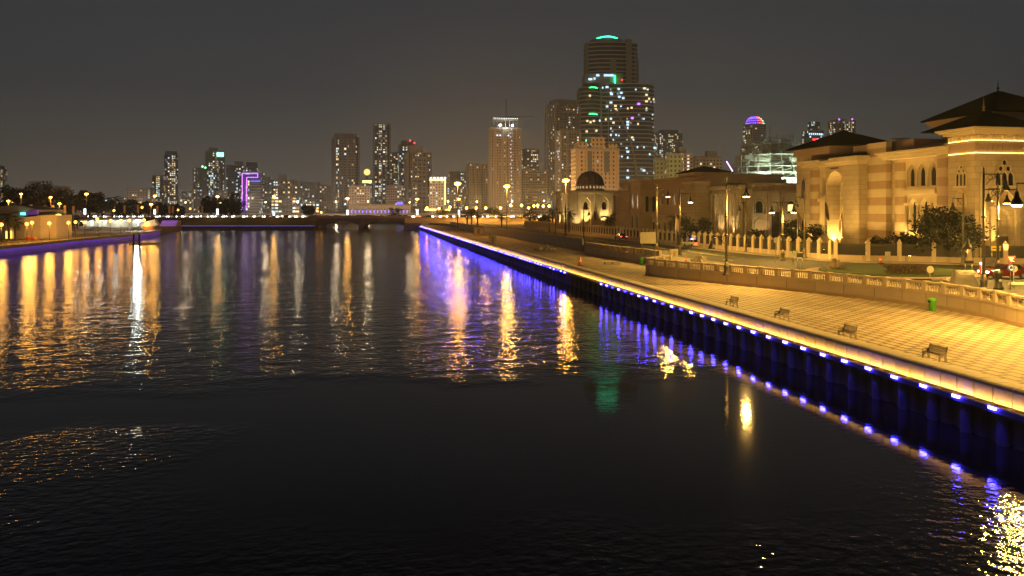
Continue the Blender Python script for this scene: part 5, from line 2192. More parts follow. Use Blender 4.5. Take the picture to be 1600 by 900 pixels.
PW_ = 13000
ornate_lamp('tall two armed lamp standing close behind the near curved balustrade', (*W(1537, 66.6), 3.41), 10.3, [(1, 1.9, .99, False), (1, 2.9, .86, True), (-1, 1.4, .50, False)], -YAW, PW_)
ornate_lamp('tall lamp in a gap of the balustrade halfway along its curve', (*W(1135, 84.5), 3.3), 10.3, [(1, 2.1, .98, True), (-1, 1.6, .42, False)], -YAW - .2, PW_)
ornate_lamp('lamp beside the pale board with a flag hanging on it', (*W(1026, 128), 3.41), 10.8, [(1, 1.9, .99, True)], -YAW, PW_)
ornate_lamp('lamp right of the pale board beside the dark round tree', (*W(1062, 121), 3.41), 9.9, [(1, 1.7, .98, True)], -YAW, 4500)
ornate_lamp('lamp before the arched window of the court building', (*W(1166, 128), 3.53), 8.4, [(-1, 1.2, .98, False)], -YAW, 0)
ornate_lamp('yellowish two armed lamp before the lit window of the court building', (*W(1223, 106), 3.53), 8.2, [(-1, 1.5, .98, True), (1, 1.5, .98, True)], -YAW, 4500)
ornate_lamp('slim lamp before the left corner of the palace', (*W(1257, 111), 3.53), 9.2, [(-1, 1.2, .96, False)], -YAW, 0)
ornate_lamp('lamp standing at the fence corner left of the near tower window', (*W(1505, 96), 3.53), 8.6, [(-1, 1.3, .98, False)], -YAW, 0)
ornate_lamp('thick lamp behind the red car before the tower doorway', (*W(1559, 82.5), 3.6), 9.3, [(-1, 1.0, .99, False), (1, 1.0, .97, True)], -YAW, 12000)
for i, (px, d) in enumerate(((868, 215), (858, 250), (883, 190), (912, 172))):
    ornate_lamp(('unlit slim lamp left of the pavilion palm', 'farthest unlit slim lamp along the barrier wall', 'unlit slim lamp at the end of the barrier wall', 'unlit slim lamp over the gap in the barrier wall')[i],
                (*W(px, d), 3.41), 7.5, [(1, 1.2, .98, False)], -YAW, 0)
# the lamps that light this bank from nearer the bridge stand on past the picture's right edge
for i, s in enumerate((44, 24, 4)):
    ornate_lamp(('lamp on the terrace just past the right edge of the view', 'lamp on the terrace nearer the bridge', 'lamp on the terrace beside the bridge end')[i], (45.3, s, 3.41), 10.3,
                [(1, 1.9, .99, False), (-1, 2.9, .86, True)], 0, PW_, 174)

# high mast lamps of the road
def mast_lamp(label, px, py, d, zb, head=1.0, glowm=None, watts=0, group=None, name='mast_lamp', two=True):
    z = zat(py, d)
    root = thing(name, label, 'street lamp', (*W(px, d), zb), -YAW, group)
    m = MB()
    m.tube((0, 0, 0), (0, 0, z - zb), .16, .09, 8)
    m.tube((0, 0, 0), (0, 0, .8), .3, .22, 8)
    m.build('pole', pole_m, root)
    m = MB()
    for sx in ((-1, 1) if two else (0,)):
        m.tube((0, 0, z - zb - .5), (sx * head * .5, 0, z - zb + .1), .05, n=5)
        m.cbox((sx * head * .42, 0, z - zb + head * .36), (head * .84, head * .5, .14))
    m.build('lamp_head', grey_paint, root)
    m = MB()
    m.ico((0, 0, z - zb - .05), head * .72, 1, (1.25, .7, .62))
    m.build('lens', glowm or g_lamp, root)
    if watts:
        lamp_light(root, (0, 0, z - zb - .6), watts, SODIUM, 1.6 if watts > 9000 else .5)
    return root


mast_lamp('brightest high road lamp glaring left of the unfinished tower', 715, 287, 265, 3.4, 1.35, g_high, 7000)
mast_lamp('high road lamp glaring before the unfinished tower', 792, 291, 235, 3.4, 1.1, g_high, 7000)
mast_lamp('high road lamp over the domed pavilion roof', 884, 282, 205, 3.4, 1.1, g_lamp, 6500)
BIG = [(340, 307, 436, 6, 'tall lamp between the two dark round trees of the far bank'), (428, 307, 436, 6, 'tall lamp before the wide dark flats'), (543, 310, 438, 6, 'tall lamp on the bridge before the sandy block'),
       (652, 311, 438, 6, 'tall lamp at the right end of the bridge'), (717, 311, 420, 6, 'lower lamp right under the brightest high lamp'),
       (135, 303, 395, 2, 'tall lamp right of the plaza trees'), (242, 306, 400, 2, 'tall lamp before the tall rounded tower'), (33, 303, 300, 2, 'tall lamp above the tent roof'),
       (79, 308, 300, 2, 'tall lamp above the right end of the tent wall'), (13, 314, 290, 2, 'lamp low over the tent roof at the left edge'), (93, 318, 290, 2, 'shorter lamp above the canopy light'),
       (236, 319, 390, 2, 'shorter lamp beside the tall one below the rounded tower')]
for px, py, d, zb, lab in BIG:
    mast_lamp(lab, px, py, d, zb, .95 if d > 350 else .62, g_lamp, 2500)
# small globe lamps of the plaza
GL = [(2, 351, 190), (42, 350, 200), (50, 348, 212), (77, 349, 212), (107, 348, 224), (118, 347, 240), (132, 347.5, 240), (152, 342, 300), (154, 346, 250), (173, 345, 265), (189, 345, 272), (202, 344.5, 285),
      (225, 344, 296), (85, 341, 300), (3, 330, 320), (178, 329, 400), (222, 324, 410)]
gl0 = None
for px, py, d in GL:
    z = zat(py, d)
    lab = 'small warm globe lamp on a slim post along the left bank plaza'
    root = thing('globe_lamp', lab, 'globe lamp', (*W(px, d), 2.0), 0, 'globe lamps of the plaza')
    m = MB()
    m.tube((0, 0, 0), (0, 0, z - 2.0 - .3), .08, .06, 6)
    m.lathe([(.14, 0), (.12, .5), (.07, .6)], n=6)
    m.build('pole', pole_m, root)
    m = MB()
    m.ico((0, 0, z - 2.0), .46 if d < 260 else .55, 1)
    m.build('globe', g_globe, root)
    if py > 340:
        lamp_light(root, (0, 0, z - 2.55), 1700 if d < 230 else 450, SODIUM, 1.0)
# warm lamps of the far right bank
for i, (px, py, d) in enumerate(((798, 321, 400), (815, 321, 405), (834, 322, 410), (840, 321, 415), (849, 322, 420), (782, 325, 430), (759, 325, 430), (744, 325, 430), (729, 325, 430), (667, 325, 440), (686, 326, 440), (703, 324, 440),
                                 (826, 325, 430), (858, 322, 430))):
    root = thing('globe_lamp', 'small warm lamp along the far road on the right bank', 'globe lamp', (*W(px, d), 5.5), 0, 'warm lamps of the far right bank')
    z = zat(py, d) - 5.5
    m = MB(); m.tube((0, 0, 0), (0, 0, z - .4), .09, n=6); m.build('pole', pole_m, root)
    m = MB(); m.ico((0, 0, z), .62, 1); m.build('globe', g_lamp, root)
    if i in (0, 2, 4, 6, 8):
        lamp_light(root, (0, 0, z + 1), 26000, SODIUM, .5)
# reddish lamps of the far left road
for (px, py) in ((238, 328), (296, 327), (277, 329), (501, 333), (494, 330)):
    root = thing('globe_lamp', 'small lamp with an orange lit post beside the far left road', 'globe lamp', (*W(px, 437), 6), 0, 'orange lamps of the far left road')
    z = zat(py, 437) - 6
    m = MB(); m.tube((0, 0, 0), (.4, 0, z), .2, .1, 6); m.build('pole', M('orange_pole', (.5, .2, .06), .6), root)
    m = MB(); m.ico((.4, 0, z + .3), .5, 1); m.build('globe', g_globe, root)

# banners and lit panels
for i, (px, y0, y1, d, lit) in enumerate(((49, 320, 327, 300, 0), (71, 321, 334, 300, 0), (83, 321, 334, 305, 0), (102, 321, 333, 310, 0), (115, 322, 334, 330, 0), (133, 326, 335, 330, 1), (195, 321, 333, 420, 0), (216, 320, 333, 420, 0), (242, 327, 335, 400, 1),
                                          (246, 322, 333, 420, 0), (265, 322, 333, 430, 0), (270, 322, 333, 430, 0), (316, 322, 333, 436, 0), (340, 326, 336, 437, 1), (428, 331, 337, 437, 1), (543, 328, 336, 438, 1), (652, 328, 336, 438, 1), (717, 328, 336, 430, 1))):
    zb = 2.0 if d < 405 else 6.0
    if d > 405 and d < 436:
        zb = 4.0
    lab = ('upright glowing white advertising panel at the foot of a tall lamp' if lit else 'narrow upright banner lit warm among the left bank lamps')
    root = thing('light_panel' if lit else 'banner', lab, 'panel' if lit else 'banner', (*W(px, d), zb), -YAW, 'glowing panels at the lamp feet' if lit else 'banners of the left bank')
    z0, z1 = zat(y1, d) - zb, zat(y0, d) - zb
    m = MB(); m.tube((0, 0, 0), (0, 0, z1), .1, n=6); m.build('post', steel, root)
    w = (1.1 if lit else 1.1) * (d / 400) ** .5
    m = MB(); m.box(-w / 2, w / 2, -.28, -.12, max(z0, .3), z1)
    m.build('panel_face', g_ad if lit else M('banner_cloth', (.62, .42, .25), .8, .12, .8), root)

# ================================================================== FLAGPOLES
def flagpole(label, loc, h, cloth=True):
    root = thing('flagpole', label, 'flagpole', loc, -YAW)
    m = MB(); m.tube((0, 0, 0), (0, 0, h), .07, .04, 8); m.ico((0, 0, h), .1, 1); m.build('pole', steel, root)
    m = MB()
    pts = [(0, h - .2), (.25, h - .6), (.5, h - 1.3), (.62, h - 2.3), (.7, h - 3.4), (.35, h - 3.1), (.12, h - 2.4), (.05, h - 1.6)]
    m.prof(pts, 'y', -.06, .06)
    m.build('flag', M('flag_cloth', (.10, .06, .05), .85, .5, 1.2), root)
    return root


flagpole('flagpole with a limp dark flag before the palace recess', (*W(1289, 124), 3.53), 8.6)
flagpole('second flagpole with a limp flag left of the palace corner', (*W(1246, 118), 3.53), 7.0)
flagpole('short flagpole between the pale board and the dark round tree', (*W(1056, 135), 3.53), 6.2)
flagpole('flagpole with a small flag before the pavilion arches', (*W(928, 238), 3.53), 7.0)

# ================================================================== CARS
def car(label, loc, rz, paint, group=None, near=False, police=False):
    root = thing('parked_car' if False else 'car', label, 'car', loc, rz, group)
    L, Wd = 4.5, 1.8
    body = [(-2.25, .35), (-2.25, .78), (-2.1, .92), (-1.25, .98), (1.15, .95), (2.05, .82), (2.25, .62), (2.25, .35), (1.85, .28), (-1.9, .28)]
    m = MB()
    m.prof(body, 'y', -Wd / 2, Wd / 2)
    m.build('body', paint, root, bevel=.08)
    m = MB()
    cab = [(-1.75, .95), (-1.15, 1.40), (.25, 1.44), (1.05, .95)]
    vA = [m.bm.verts.new((x, -.80 if z < 1 else -.62, z)) for x, z in cab]
    vB = [m.bm.verts.new((x, .80 if z < 1 else .62, z)) for x, z in cab]
    for i in range(4):
        j = (i + 1) % 4
        m.bm.faces.new((vA[i], vA[j], vB[j], vB[i]))
    m.bm.faces.new(vA[::-1]); m.bm.faces.new(vB)
    cb_ = m.build('cabin', pane_m, root)
    m = MB()
    m.box(-1.16, .28, -.63, .63, 1.42, 1.48)
    for s in (-1, 1):
        for (xa, za, xb, zb_) in ((-1.72, .95, -1.13, 1.42), (.24, 1.45, 1.03, .95), (-.42, .95, -.42, 1.43)):
            m.tube((xa, s * .80, za), (xb, s * .63, zb_), .045, n=5)
    m.build('roof', paint, root)
    for x in (-1.4, 1.4):
        for s in (-1, 1):
            m = MB(); m.tube((x, s * .70, .33), (x, s * .93, .33), .33, n=14)
            wl_ = m.build('wheel', rubber, root)
            if near:
                m = MB(); m.tube((x, s * .90, .33), (x, s * .945, .33), .2, n=10)
                r_ = m.build('rim', steel, root); r_.parent = wl_
    for s in (-1, 1):
        m = MB(); m.cbox((2.2, s * .62, .68), (.16, .38, .16)); m.build('headlight', g_head, root)
        m = MB(); m.cbox((-2.22, s * .66, .80), (.12, .36, .16)); m.build('tail_light', g_tail, root)
    if police:
        m = MB(); m.cbox((-.4, 0, 1.56), (.3, 1.0, .14)); m.build('light_bar', g_police, root)
    return root


car('dark red saloon car with lit tail light passing the palace', (*W(1569, 79.5), 3.44), PI - YAW + .04, red_paint, near=True)
c1 = G(970, 374.5, 3.4)
car('dark car with two bright red tail lights left of the pale board', (*c1, 3.41), PI / 2, dark_paint)
c1 = G(1082, 386, 3.4)
car('police car with a blue roof light and glowing tail lights', (*c1, 3.41), PI / 2 + .1, white_m, police=True)


def far_car(paint, name='car'):
    root = thing('car', 'small car with its lights on in the traffic of the far road', 'car', (0, 0, 0), 0, 'cars in traffic on the far road')
    m = MB()
    m.prof([(-2.2, .3), (-2.2, .9), (-1.6, 1.0), (-1.0, 1.45), (.4, 1.45), (1.1, .98), (2.1, .8), (2.2, .3)], 'y', -.9, .9)
    m.build('body', paint, root, bevel=.06)
    for s in (-1, 1):
        m = MB(); m.ico((2.2, s * .62, .68), .30, 1, (.6, 1, .8)); m.build('headlight', glow('far_headlight', (1, .86, .62), 26), root)
        m = MB(); m.ico((-2.2, s * .66, .8), .22, 1, (.6, 1, .8)); m.build('tail_light', glow('far_tail_light', (1, .06, .02), 12), root)
    return root


protos = [far_car(white_m), far_car(dark_paint), far_car(grey_paint)]
first = [True] * 3
px = 118
while px < 868:
    for lane in (0, 1):
        if rng.random() < .18:
            continue
        k = rng.randrange(3)
        d = 444 + lane * 7
        loc = (*W(px + rng.uniform(-3, 3), d), 6.02)
        hd = (-YAW - PI / 2 * .55 - rng.uniform(0, .4)) if lane == 0 else (-YAW + PI - .5)
        hd = -YAW + (-.5 if lane == 0 else PI + .55) + rng.uniform(-.1, .1)
        if first[k]:
            protos[k].location = loc
            protos[k].rotation_euler = (0, 0, hd)
            first[k] = False
        else:
            dup(protos[k], None, loc, hd)
    px += rng.choice((9, 11, 13, 16))

# ================================================================== PROMENADE FURNITURE
def bench(label, loc, rz):
    root = thing('bench', label, 'bench', loc, rz)
    root.scale = (.8, .8, .8)
    m = MB()
    for k in range(4):
        m.cbox((0, -.20 + k * .125, .46), (1.75, .105, .045))
    m.build('seat', wood_m, root)
    m = MB()
    for k in range(4):
        m.cbox((0, .27 + .035 * k, .56 + k * .115), (1.75, .03, .09), 0, -.25)
    m.build('backrest', wood_m, root)
    for s in (-1, 1):
        m = MB()
        m.prof([(-.28, 0), (-.17, 0), (-.10, .34), (.16, .34), (.22, 0), (.36, 0), (.30, .42), (.44, 1.0), (.38, 1.0), (.24, .52), (.22, .68), (-.26, .68), (-.26, .62), (.14, .60), (.12, .43), (-.24, .43)], 'x', s * .80 - .045, s * .80 + .045)
        m.build('side_frame', conc, root)
    return root


for (px, py, lab) in ((1459, 562, 'nearest slatted bench on the paving, by the quay kerb'), (1323, 527, 'second bench from the front along the kerb'),
                      (1221, 499, 'third bench from the front along the kerb'), (1143, 478, 'farthest slatted bench, small above the kerb')):
    bench(lab, (*G(px, py, 2.2), 2.2), PI / 2 + PI)


def bin_(label, loc):
    root = thing('litter_bin', label, 'litter bin', loc)
    m = MB(); m.lathe([(.27, 0), (.30, .85), (.32, .86), (.32, .93)], n=14); m.build('body', green_p, root)
    m = MB(); m.lathe([(.33, .93), (.30, 1.02), (.12, 1.08)], n=14); m.build('lid', green_p, root)
    m = MB(); m.cbox((-.30, 0, .80), (.06, .3, .14)); m.build('slot', iron, root)


bin_('green litter bin against the near balustrade wall', (*G(1457, 486, 2.2), 2.2))
bin_('small green bin at the far end of the curved balustrade', (*G(1002, 414, 2.2), 2.2))


def cone(label, loc, s=1):
    root = thing('traffic_cone', label, 'traffic cone', loc)
    m = MB(); m.cbox((0, 0, .03 * s), (.5 * s, .5 * s, .06 * s)); m.build('base', rubber, root)
    m = MB(); m.lathe([(.2 * s, .06 * s), (.05 * s, .9 * s)], n=10); m.build('cone_body', orange_p, root)
    m = MB(); m.lathe([(.155 * s, .36 * s), (.115 * s, .58 * s)], n=10); m.build('white_band', white_m, root)


cone('orange cone standing alone in the middle of the promenade', (*G(906, 415, 2.2), 2.2), 1.5)
cone('small orange cone beside the panel in front of the palace fence', (*G(1376, 412, 3.5), 3.53), 1.1)
cone('orange cone beyond the curved balustrade corner', (*G(1072, 410, 3.5), 3.41), 1.0)


def board(label, loc, w, h, z0, mat, rz=-YAW, legs=2, name='sign_board', cat='sign', marks=None):
    root = thing(name, label, cat, loc, rz)
    for k in range(legs):
        x = 0 if legs == 1 else (-w * .38 + k * w * .76)
        m = MB(); m.tube((x, .06, 0), (x, .06, z0 + h * .8), .045, n=6); m.build('leg', steel, root)
    m = MB(); m.box(-w / 2, w / 2, -.03, .01, z0, z0 + h); m.build('sign_panel', mat, root)
    if marks:
        m = MB()
        for (x0, x1, a, b_) in marks[1]:
            m.box(x0 * w, x1 * w, -.036, -.031, z0 + a * h, z0 + b_ * h)
        m.build('lettering', marks[0], root)
    return root


board('large blank pale board on two legs beside the road', (*W(1014, 128), 3.41), 2.9, 1.9, 1.5, sign_w)
board('low black board on two legs at the roundabout edge', (*G(1250, 422, 3.4), 3.41), .75, .5, 1.5, iron)
board('low dark board on two legs on the far side of the lawn', (*G(1514, 428, 3.4), 3.41), 1.0, .3, 1.15, iron)
board('small green sign with pale lines on the fence base wall', (*G(1242, 410, 3.5), 3.53), .72, .46, 1.1, sign_g, marks=(white_m, [(-.4, .4, .66, .8), (-.4, .3, .40, .54), (-.4, .35, .16, .28)]))
board('yellow sign with a dark line of writing on the tower side fence', (*W(1556, 95), 3.53), 1.15, .62, 1.9, sign_y, marks=(iron, [(-.38, .38, .42, .60)]))
# folding panel in front of the fence
board('grey folding site panel leaning before the palace fence', (*G(1387, 413, 3.5), 3.53), .7, .85, .75, M('grey_board', (.3, .28, .25), .7))
# road signs
rs = thing('road_sign', 'red triangle over a blue round sign on one pole', 'road sign', (*G(1579, 453, 3.4), 3.41), -YAW)
m = MB(); m.tube((0, 0, 0), (0, 0, 3.0), .04, n=8); m.build('pole', steel, rs)
m = MB(); m.prof([(-.42, 3.0), (0, 2.28), (.42, 3.0)], 'y', -.08, -.05); tri = m.build('triangle_plate', sign_r, rs)
m = MB(); m.prof([(-.27, 2.92), (0, 2.45), (.27, 2.92)], 'y', -.09, -.081); m.build('triangle_centre', white_m, rs)
m = MB(); m.tube((0, -.05, 1.95), (0, -.08, 1.95), .33, n=18); m.build('round_plate', sign_b, rs)
m = MB()
for i in range(3):
    a0 = i * 2 * PI / 3
    pts = [(.19 * math.cos(a0 + t * .4), -.09, 1.95 + .19 * math.sin(a0 + t * .4)) for t in range(5)]
    m.path(pts, .03, 4)
m.build('arrow_ring', white_m, rs)


def sign_back(label, loc, h=2.2, r_=.35):
    root = thing('road_sign', label, 'road sign', loc, -YAW)
    m = MB(); m.tube((0, 0, 0), (0, 0, h), .04, n=8); m.build('pole', steel, root)
    m = MB(); m.tube((0, -.05, h - r_ * .9), (0, -.08, h - r_ * .9), r_, n=18); m.build('round_plate', sign_w, root)


sign_back('pale round sign back standing behind the balustrade left of the tarpaulin', (*G(1453, 445, 3.4), 3.41), 1.75, .34)
sign_back('small pale round sign beside the blue and red road sign', (*G(1584, 450, 3.4), 3.41), 2.0, .30)
rs = thing('road_sign', 'inverted pale triangle sign above the police car', 'road sign', (*G(1084, 391, 3.4), 3.41), -YAW)
m = MB(); m.tube((0, 0, 0), (0, 0, 2.6), .04, n=8); m.build('pole', steel, rs)
m = MB(); m.prof([(-.5, 2.6), (0, 1.75), (.5, 2.6)], 'y', -.08, -.05); m.build('triangle_plate', sign_w, rs)
rs = thing('road_sign', 'tall slim sign post at the tip of the grass median', 'road sign', (*G(1212, 410, 3.4), 3.41), -YAW)
m = MB(); m.tube((0, 0, 0), (0, 0, 3.4), .045, n=8); m.build('pole', steel, rs)
m = MB(); m.cbox((0, -.05, 3.0), (.55, .03, .7)); m.build('sign_panel', grey_paint, rs)
# hydrant like warning post with red and white plate
rs = thing('marker_post', 'small red and white marker with a pale lamp left of the red car', 'marker', (*G(1533, 446, 3.4), 3.41), -YAW)
m = MB(); m.tube((0, 0, 0), (0, 0, 1.9), .05, n=6); m.build('pole', steel, rs)
m = MB(); m.cbox((0, -.06, 1.45), (.45, .03, .6)); m.build('plate', sign_r, rs)
m = MB(); m.cbox((.05, -.08, 1.45), (.14, .012, .6), 0); m.build('stripe', white_m, rs)
m = MB(); m.ico((0, 0, 2.05), .16, 1); m.build('lamp_head', glow('marker_lamp', (.9, 1, .95), 2), rs)
# ornate bollard
bl = thing('bollard', 'dark ornate bollard with a pale badge behind the balustrade', 'bollard', (*G(1560, 452, 3.4), 3.41), -YAW)
m = MB(); m.lathe([(.42, 0), (.42, .18), (.32, .3), (.26, .9), (.34, 1.05), (.30, 1.2), (.40, 1.35), (.36, 1.55), (.15, 1.7)], n=12); m.build('body', iron, bl)
m = MB(); m.tube((0, -.26, .8), (0, -.31, .8), .13, n=10); m.build('badge', sign_w, bl)
# tarpaulin covered load
tp = thing('covered_load', 'grey tarpaulin stretched over a tall load behind the balustrade', 'tarpaulin', (*G(1506, 455, 3.4), 3.41), -YAW)
m = MB()
rows = [(1.25, .62, 0), (1.08, .5, .6), (.93, .36, 1.25), (.84, .26, 1.62)]
rings = []
for w_, d_, z in rows:
    r_ = []
    for i in range(24):
        a = 2 * PI * i / 24
        f = 1 + .06 * math.sin(a * 5 + z)
        sag = -.28 * math.cos(a) ** 2 * 0 + (.22 * abs(math.cos(a)) if z > 1.5 else 0)
        r_.append(m.bm.verts.new((w_ * f * max(-1, min(1, 1.3 * math.cos(a))), d_ * f * max(-1, min(1, 1.3 * math.sin(a))), z + sag)))
    rings.append(r_)
for a, b_ in zip(rings, rings[1:]):
    for i in range(24):
        m.bm.faces.new((a[i], a[(i + 1) % 24], b_[(i + 1) % 24], b_[i])).smooth = True
m.bm.faces.new(rings[-1])
m.build('sheet', tarp_m, tp)
m = MB(); m.path([(.8 * math.cos(PI + i * PI / 10), -.36 - .06 * math.sin(i * PI / 10), 1.75 - .28 * math.sin(i * PI / 10)) for i in range(11)], .06, 6); m.build('rope_edge', white_m, tp)
# excavated heaps and crates
def heap(label, loc, r_, h, mat, seed, cat='rubble heap', name='rubble_heap'):
    g = random.Random(seed)
    m = MB()
    for i in range(16):
        a, q = g.uniform(0, 2 * PI), g.random() ** .5
        m.cbox((r_ * q * math.cos(a), r_ * q * math.sin(a), h * (1 - q) * .7 + .12), [g.uniform(.25, .6) for _ in range(3)], g.uniform(0, 3), g.uniform(-.6, .6))
    o = m.build(name, mat)
    o.location = loc
    tag(o, label, cat)


heap('brown heap of broken stone on the roundabout lawn', (*G(1306, 424, 3.4), 3.7), 1.1, 1.3, earth_m, 1)
heap('heap of grey stones behind the curved corner of the balustrade', (*G(1092, 410, 3.4), 3.41), .9, 1.2, conc, 2)
heap('low heap of bags left of the tarpaulin', (*G(1484, 449, 3.4), 3.41), .8, .7, conc, 3)
heap('heap of pale stone blocks on the promenade by the barrier wall', (*G(852, 391, 2.2), 2.2), 2.2, 1.6, conc, 4)
heap('heap of building stone far along the promenade', (*G(722, 362, 2.2), 2.2), 4.0, 2.0, stone_dark, 5)
for i, (px, py, lab) in enumerate(((951, 413, 'left pale kerb stone lying at the balustrade gap'), (963, 413, 'right pale kerb stone lying at the balustrade gap'))):
    m = MB(); m.cbox((0, 0, .22), (1.3, .6, .44), .1 * i); o = m.build('stone_block', conc, bevel=.03); o.location = (*G(px, py, 2.2), 2.2); tag(o, lab, 'stone block')
for i, (px, py, w_, h_, lab) in enumerate(((770, 381, 1.9, 2.2, 'cream site cabin standing alone on the far promenade'), (748, 366, 3.0, 2.3, 'pale site cabin farther along the promenade'), (1053, 401, 1.1, 1.0, 'beige box beside the lamp right of the board'))):
    root = thing('site_cabin', lab, 'cabin', (*G(px, py, 2.2 if i < 2 else 3.4), 2.2 if i < 2 else 3.41), -YAW)
    m = MB(); m.cbox((0, 0, h_ / 2), (w_, w_ * .8, h_)); m.build('box_body', M('cream_box', (.6, .52, .38), .7), root, bevel=.03)
    m = MB(); m.cbox((0, 0, h_ + .05), (w_ * 1.08, w_ * .88, .1)); m.build('box_lid', conc, root)
    m = MB(); m.cbox((0, -w_ * .4 - .012, h_ * .45), (w_ * .35, .02, h_ * .75)); m.build('door', stone_dark, root)
m = MB()
hx = G(1420, 433, 3.4)
g_ = random.Random(3)
for i in range(1600):
    p = Vector((g_.uniform(-2.4, 2.4), g_.uniform(-.7, .7), g_.random() ** .7 * .95))
    u = Vector((g_.gauss(0, 1), g_.gauss(0, 1), g_.gauss(0, 1))).normalized()
    v = u.cross(Vector((g_.gauss(0, 1), g_.gauss(0, 1), g_.gauss(0, 1)))).normalized()
    m.poly([p + u * .1, p + v * .05, p - u * .1, p - v * .05])
o = m.build('hedge', hedge_m)
o.location = (*hx, 3.7)
o.rotation_euler = (0, 0, -YAW)
tag(o, 'low reddish hedge on the roundabout lawn', 'hedge')
# safety barriers near the tarpaulin
for i, (px, py, lab) in enumerate(((1440, 446, 'low steel barrier behind the balustrade'), (1592, 452, 'pale folded barrier lying by the road signs'))):
    root = thing('barrier', lab, 'barrier', (*G(px, py, 3.4), 3.41), -YAW)
    for s in (-1, 1):
        m = MB(); m.tube((s * .8, 0, 0), (s * .8, 0, .7), .05, n=6); m.build('leg', steel, root)
    m = MB(); m.box(-.9, .9, -.05, .05, .4, .62); m.build('rail', white_m if i else iron, root)

# ================================================================== LEFT BANK
lq = thing('bank_wall', 'low left quay wall glowing dull violet under the warm plaza', 'quay wall', (*LB[2], 0))
m = MB()
ribbon(m, [(p[0], p[1]) for p in LB], -.5, .25, -2, 1.9)
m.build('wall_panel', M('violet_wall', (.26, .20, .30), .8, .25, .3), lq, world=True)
m = MB()
ribbon(m, [(p[0], p[1]) for p in LB], -.5, .85, 1.9, 2.25)
m.build('coping', conc, lq, world=True)
m = MB()
ribbon(m, [(p[0], p[1]) for p in LB], .84, .90, 1.55, 2.2)
m.build('line_screen', conc, lq, world=True)  # lip added to screen the violet line from view
m = MB()
ribbon(m, [(p[0], p[1]) for p in LB], .66, .80, 1.86, 1.895)
m.build('light_line', glow('violet_line', (.22, .07, 1), 16), lq, world=True)
# the tent like hall
td = 225
tk = td / 1200
tx, ty = W(30, td)
te = thing('tent_hall', 'white curved hall with a vaulted grey roof and violet canopy end', 'hall', (tx, ty, 2.0), -YAW)


def ux(px):
    return (px - 30) * tk


def uz(py):
    return zat(py, td) - 2


m = MB()
wl_pts = [(ux(-30), 6), (ux(5), 1.5), (ux(26), 0), (ux(40), -.4), (ux(60), 1.0), (ux(75.5), 4), (ux(75.5), 12), (ux(-30), 14)]
n = len(wl_pts)
tops = [uz(338), uz(339), uz(341), uz(340), uz(336.5), uz(336), uz(336), uz(338)]
lo = [m.bm.verts.new((x, y, 0)) for x, y in wl_pts]
hi = [m.bm.verts.new((x, y, t)) for (x, y), t in zip(wl_pts, tops)]
for i in range(n):
    j = (i + 1) % n
    m.bm.faces.new((lo[i], lo[j], hi[j], hi[i]))
m.bm.faces.new(hi)
m.build('curved_wall', tent_m, te)
m = MB()
prof = []
for i in range(13):
    t = i / 12
    prof.append((ux(-40) + (ux(54) - ux(-40)) * t, uz(335) + (uz(321) - uz(335)) * math.sin(PI * (.15 + .55 * t)) ** .8 * (1 if t < .6 else 1 - (t - .6) * .9)))
prof += [(ux(54), uz(331)), (ux(20), uz(340.5)), (ux(-40), uz(343))]
m.prof(prof, 'y', 2.2, 15)
m.build('vault_roof', M('grey_membrane', (.30, .29, .28), .6, .1, .4), te)
m = MB()
m.prof([(ux(36), uz(331.5)), (ux(54), uz(327.5)), (ux(54), uz(334.8)), (ux(36), uz(336))], 'y', 1.2, 2.1)
m.build('violet_canopy', M('violet_panel', (.20, .10, .42), .5, .1, .6, emit=(.3, .1, 1), es=.12), te)
m = MB(); m.box(ux(28), ux(33), 1.0, 2.1, uz(336), uz(332)); m.build('green_sign', glow('hall_sign', (.2, 1, .75), 2), te)
m = MB(); m.box(ux(9), ux(15.5), -.1, .9, .1, uz(361)); m.build('lit_doorway', glow('hall_door', (1, .62, .12), 2.4), te)
for fx in (40, 52, 57, 62):
    pass
rc = thing('covered_boat', 'rust red tarpaulin heap in front of the curved white wall', 'tarpaulin', (*W(49, 214), 2.0), -YAW)
m = MB()
m.prof([(-1.6, 0), (-1.5, 1.1), (0, .85), (1.2, .95), (1.7, 0)], 'y', -.6, .6)
m.build('sheet', M('rust_sheet', (.45, .10, .05), .7, .2, 1), rc, bevel=.1)
# gazebo canopy with the bright light beneath
gz_ = thing('canopy', 'flat square canopy with a glaring lamp under it behind the tent', 'canopy', (*W(92.5, 285), 2.0), -YAW)
m = MB()
for sx in (-1, 1):
    for sy in (-1, 1):
        m.tube((sx * 1.1, sy * 1.1, 0), (sx * 1.1, sy * 1.1, 5.6), .1, n=6)
m.build('post', steel, gz_)
m = MB(); m.cbox((0, 0, 5.7), (3.2, 3.2, .3)); m.cbox((0, 0, 7.4), (2.6, 2.6, .2)); m.build('roof', white_m, gz_)
m = MB(); m.ico((0, -.5, 6.6), .62, 1, (1.9, .8, .6)); m.build('lamp_head', g_globe, gz_)
lamp_light(gz_, (0, -.5, 5.0), 1500, SODIUM, .4)
sh = thing('shade_structure', 'white slatted shade roof behind the end of the tent wall', 'shade roof', (*W(66, 270), 2.0), -YAW)
m = MB()
for i in range(5):
    m.tube((-7 + i * 3.6, 0, 0), (-7 + i * 3.6, 0, 6.2), .12, n=6)
m.build('post', white_m, sh)
m = MB()
for i in range(12):
    m.cbox((-7 + i * 1.3, 0, 6.5 + .5 * math.sin(i)), (1.0, 5, .12), .5)
m.build('slat_roof', white_m, sh)
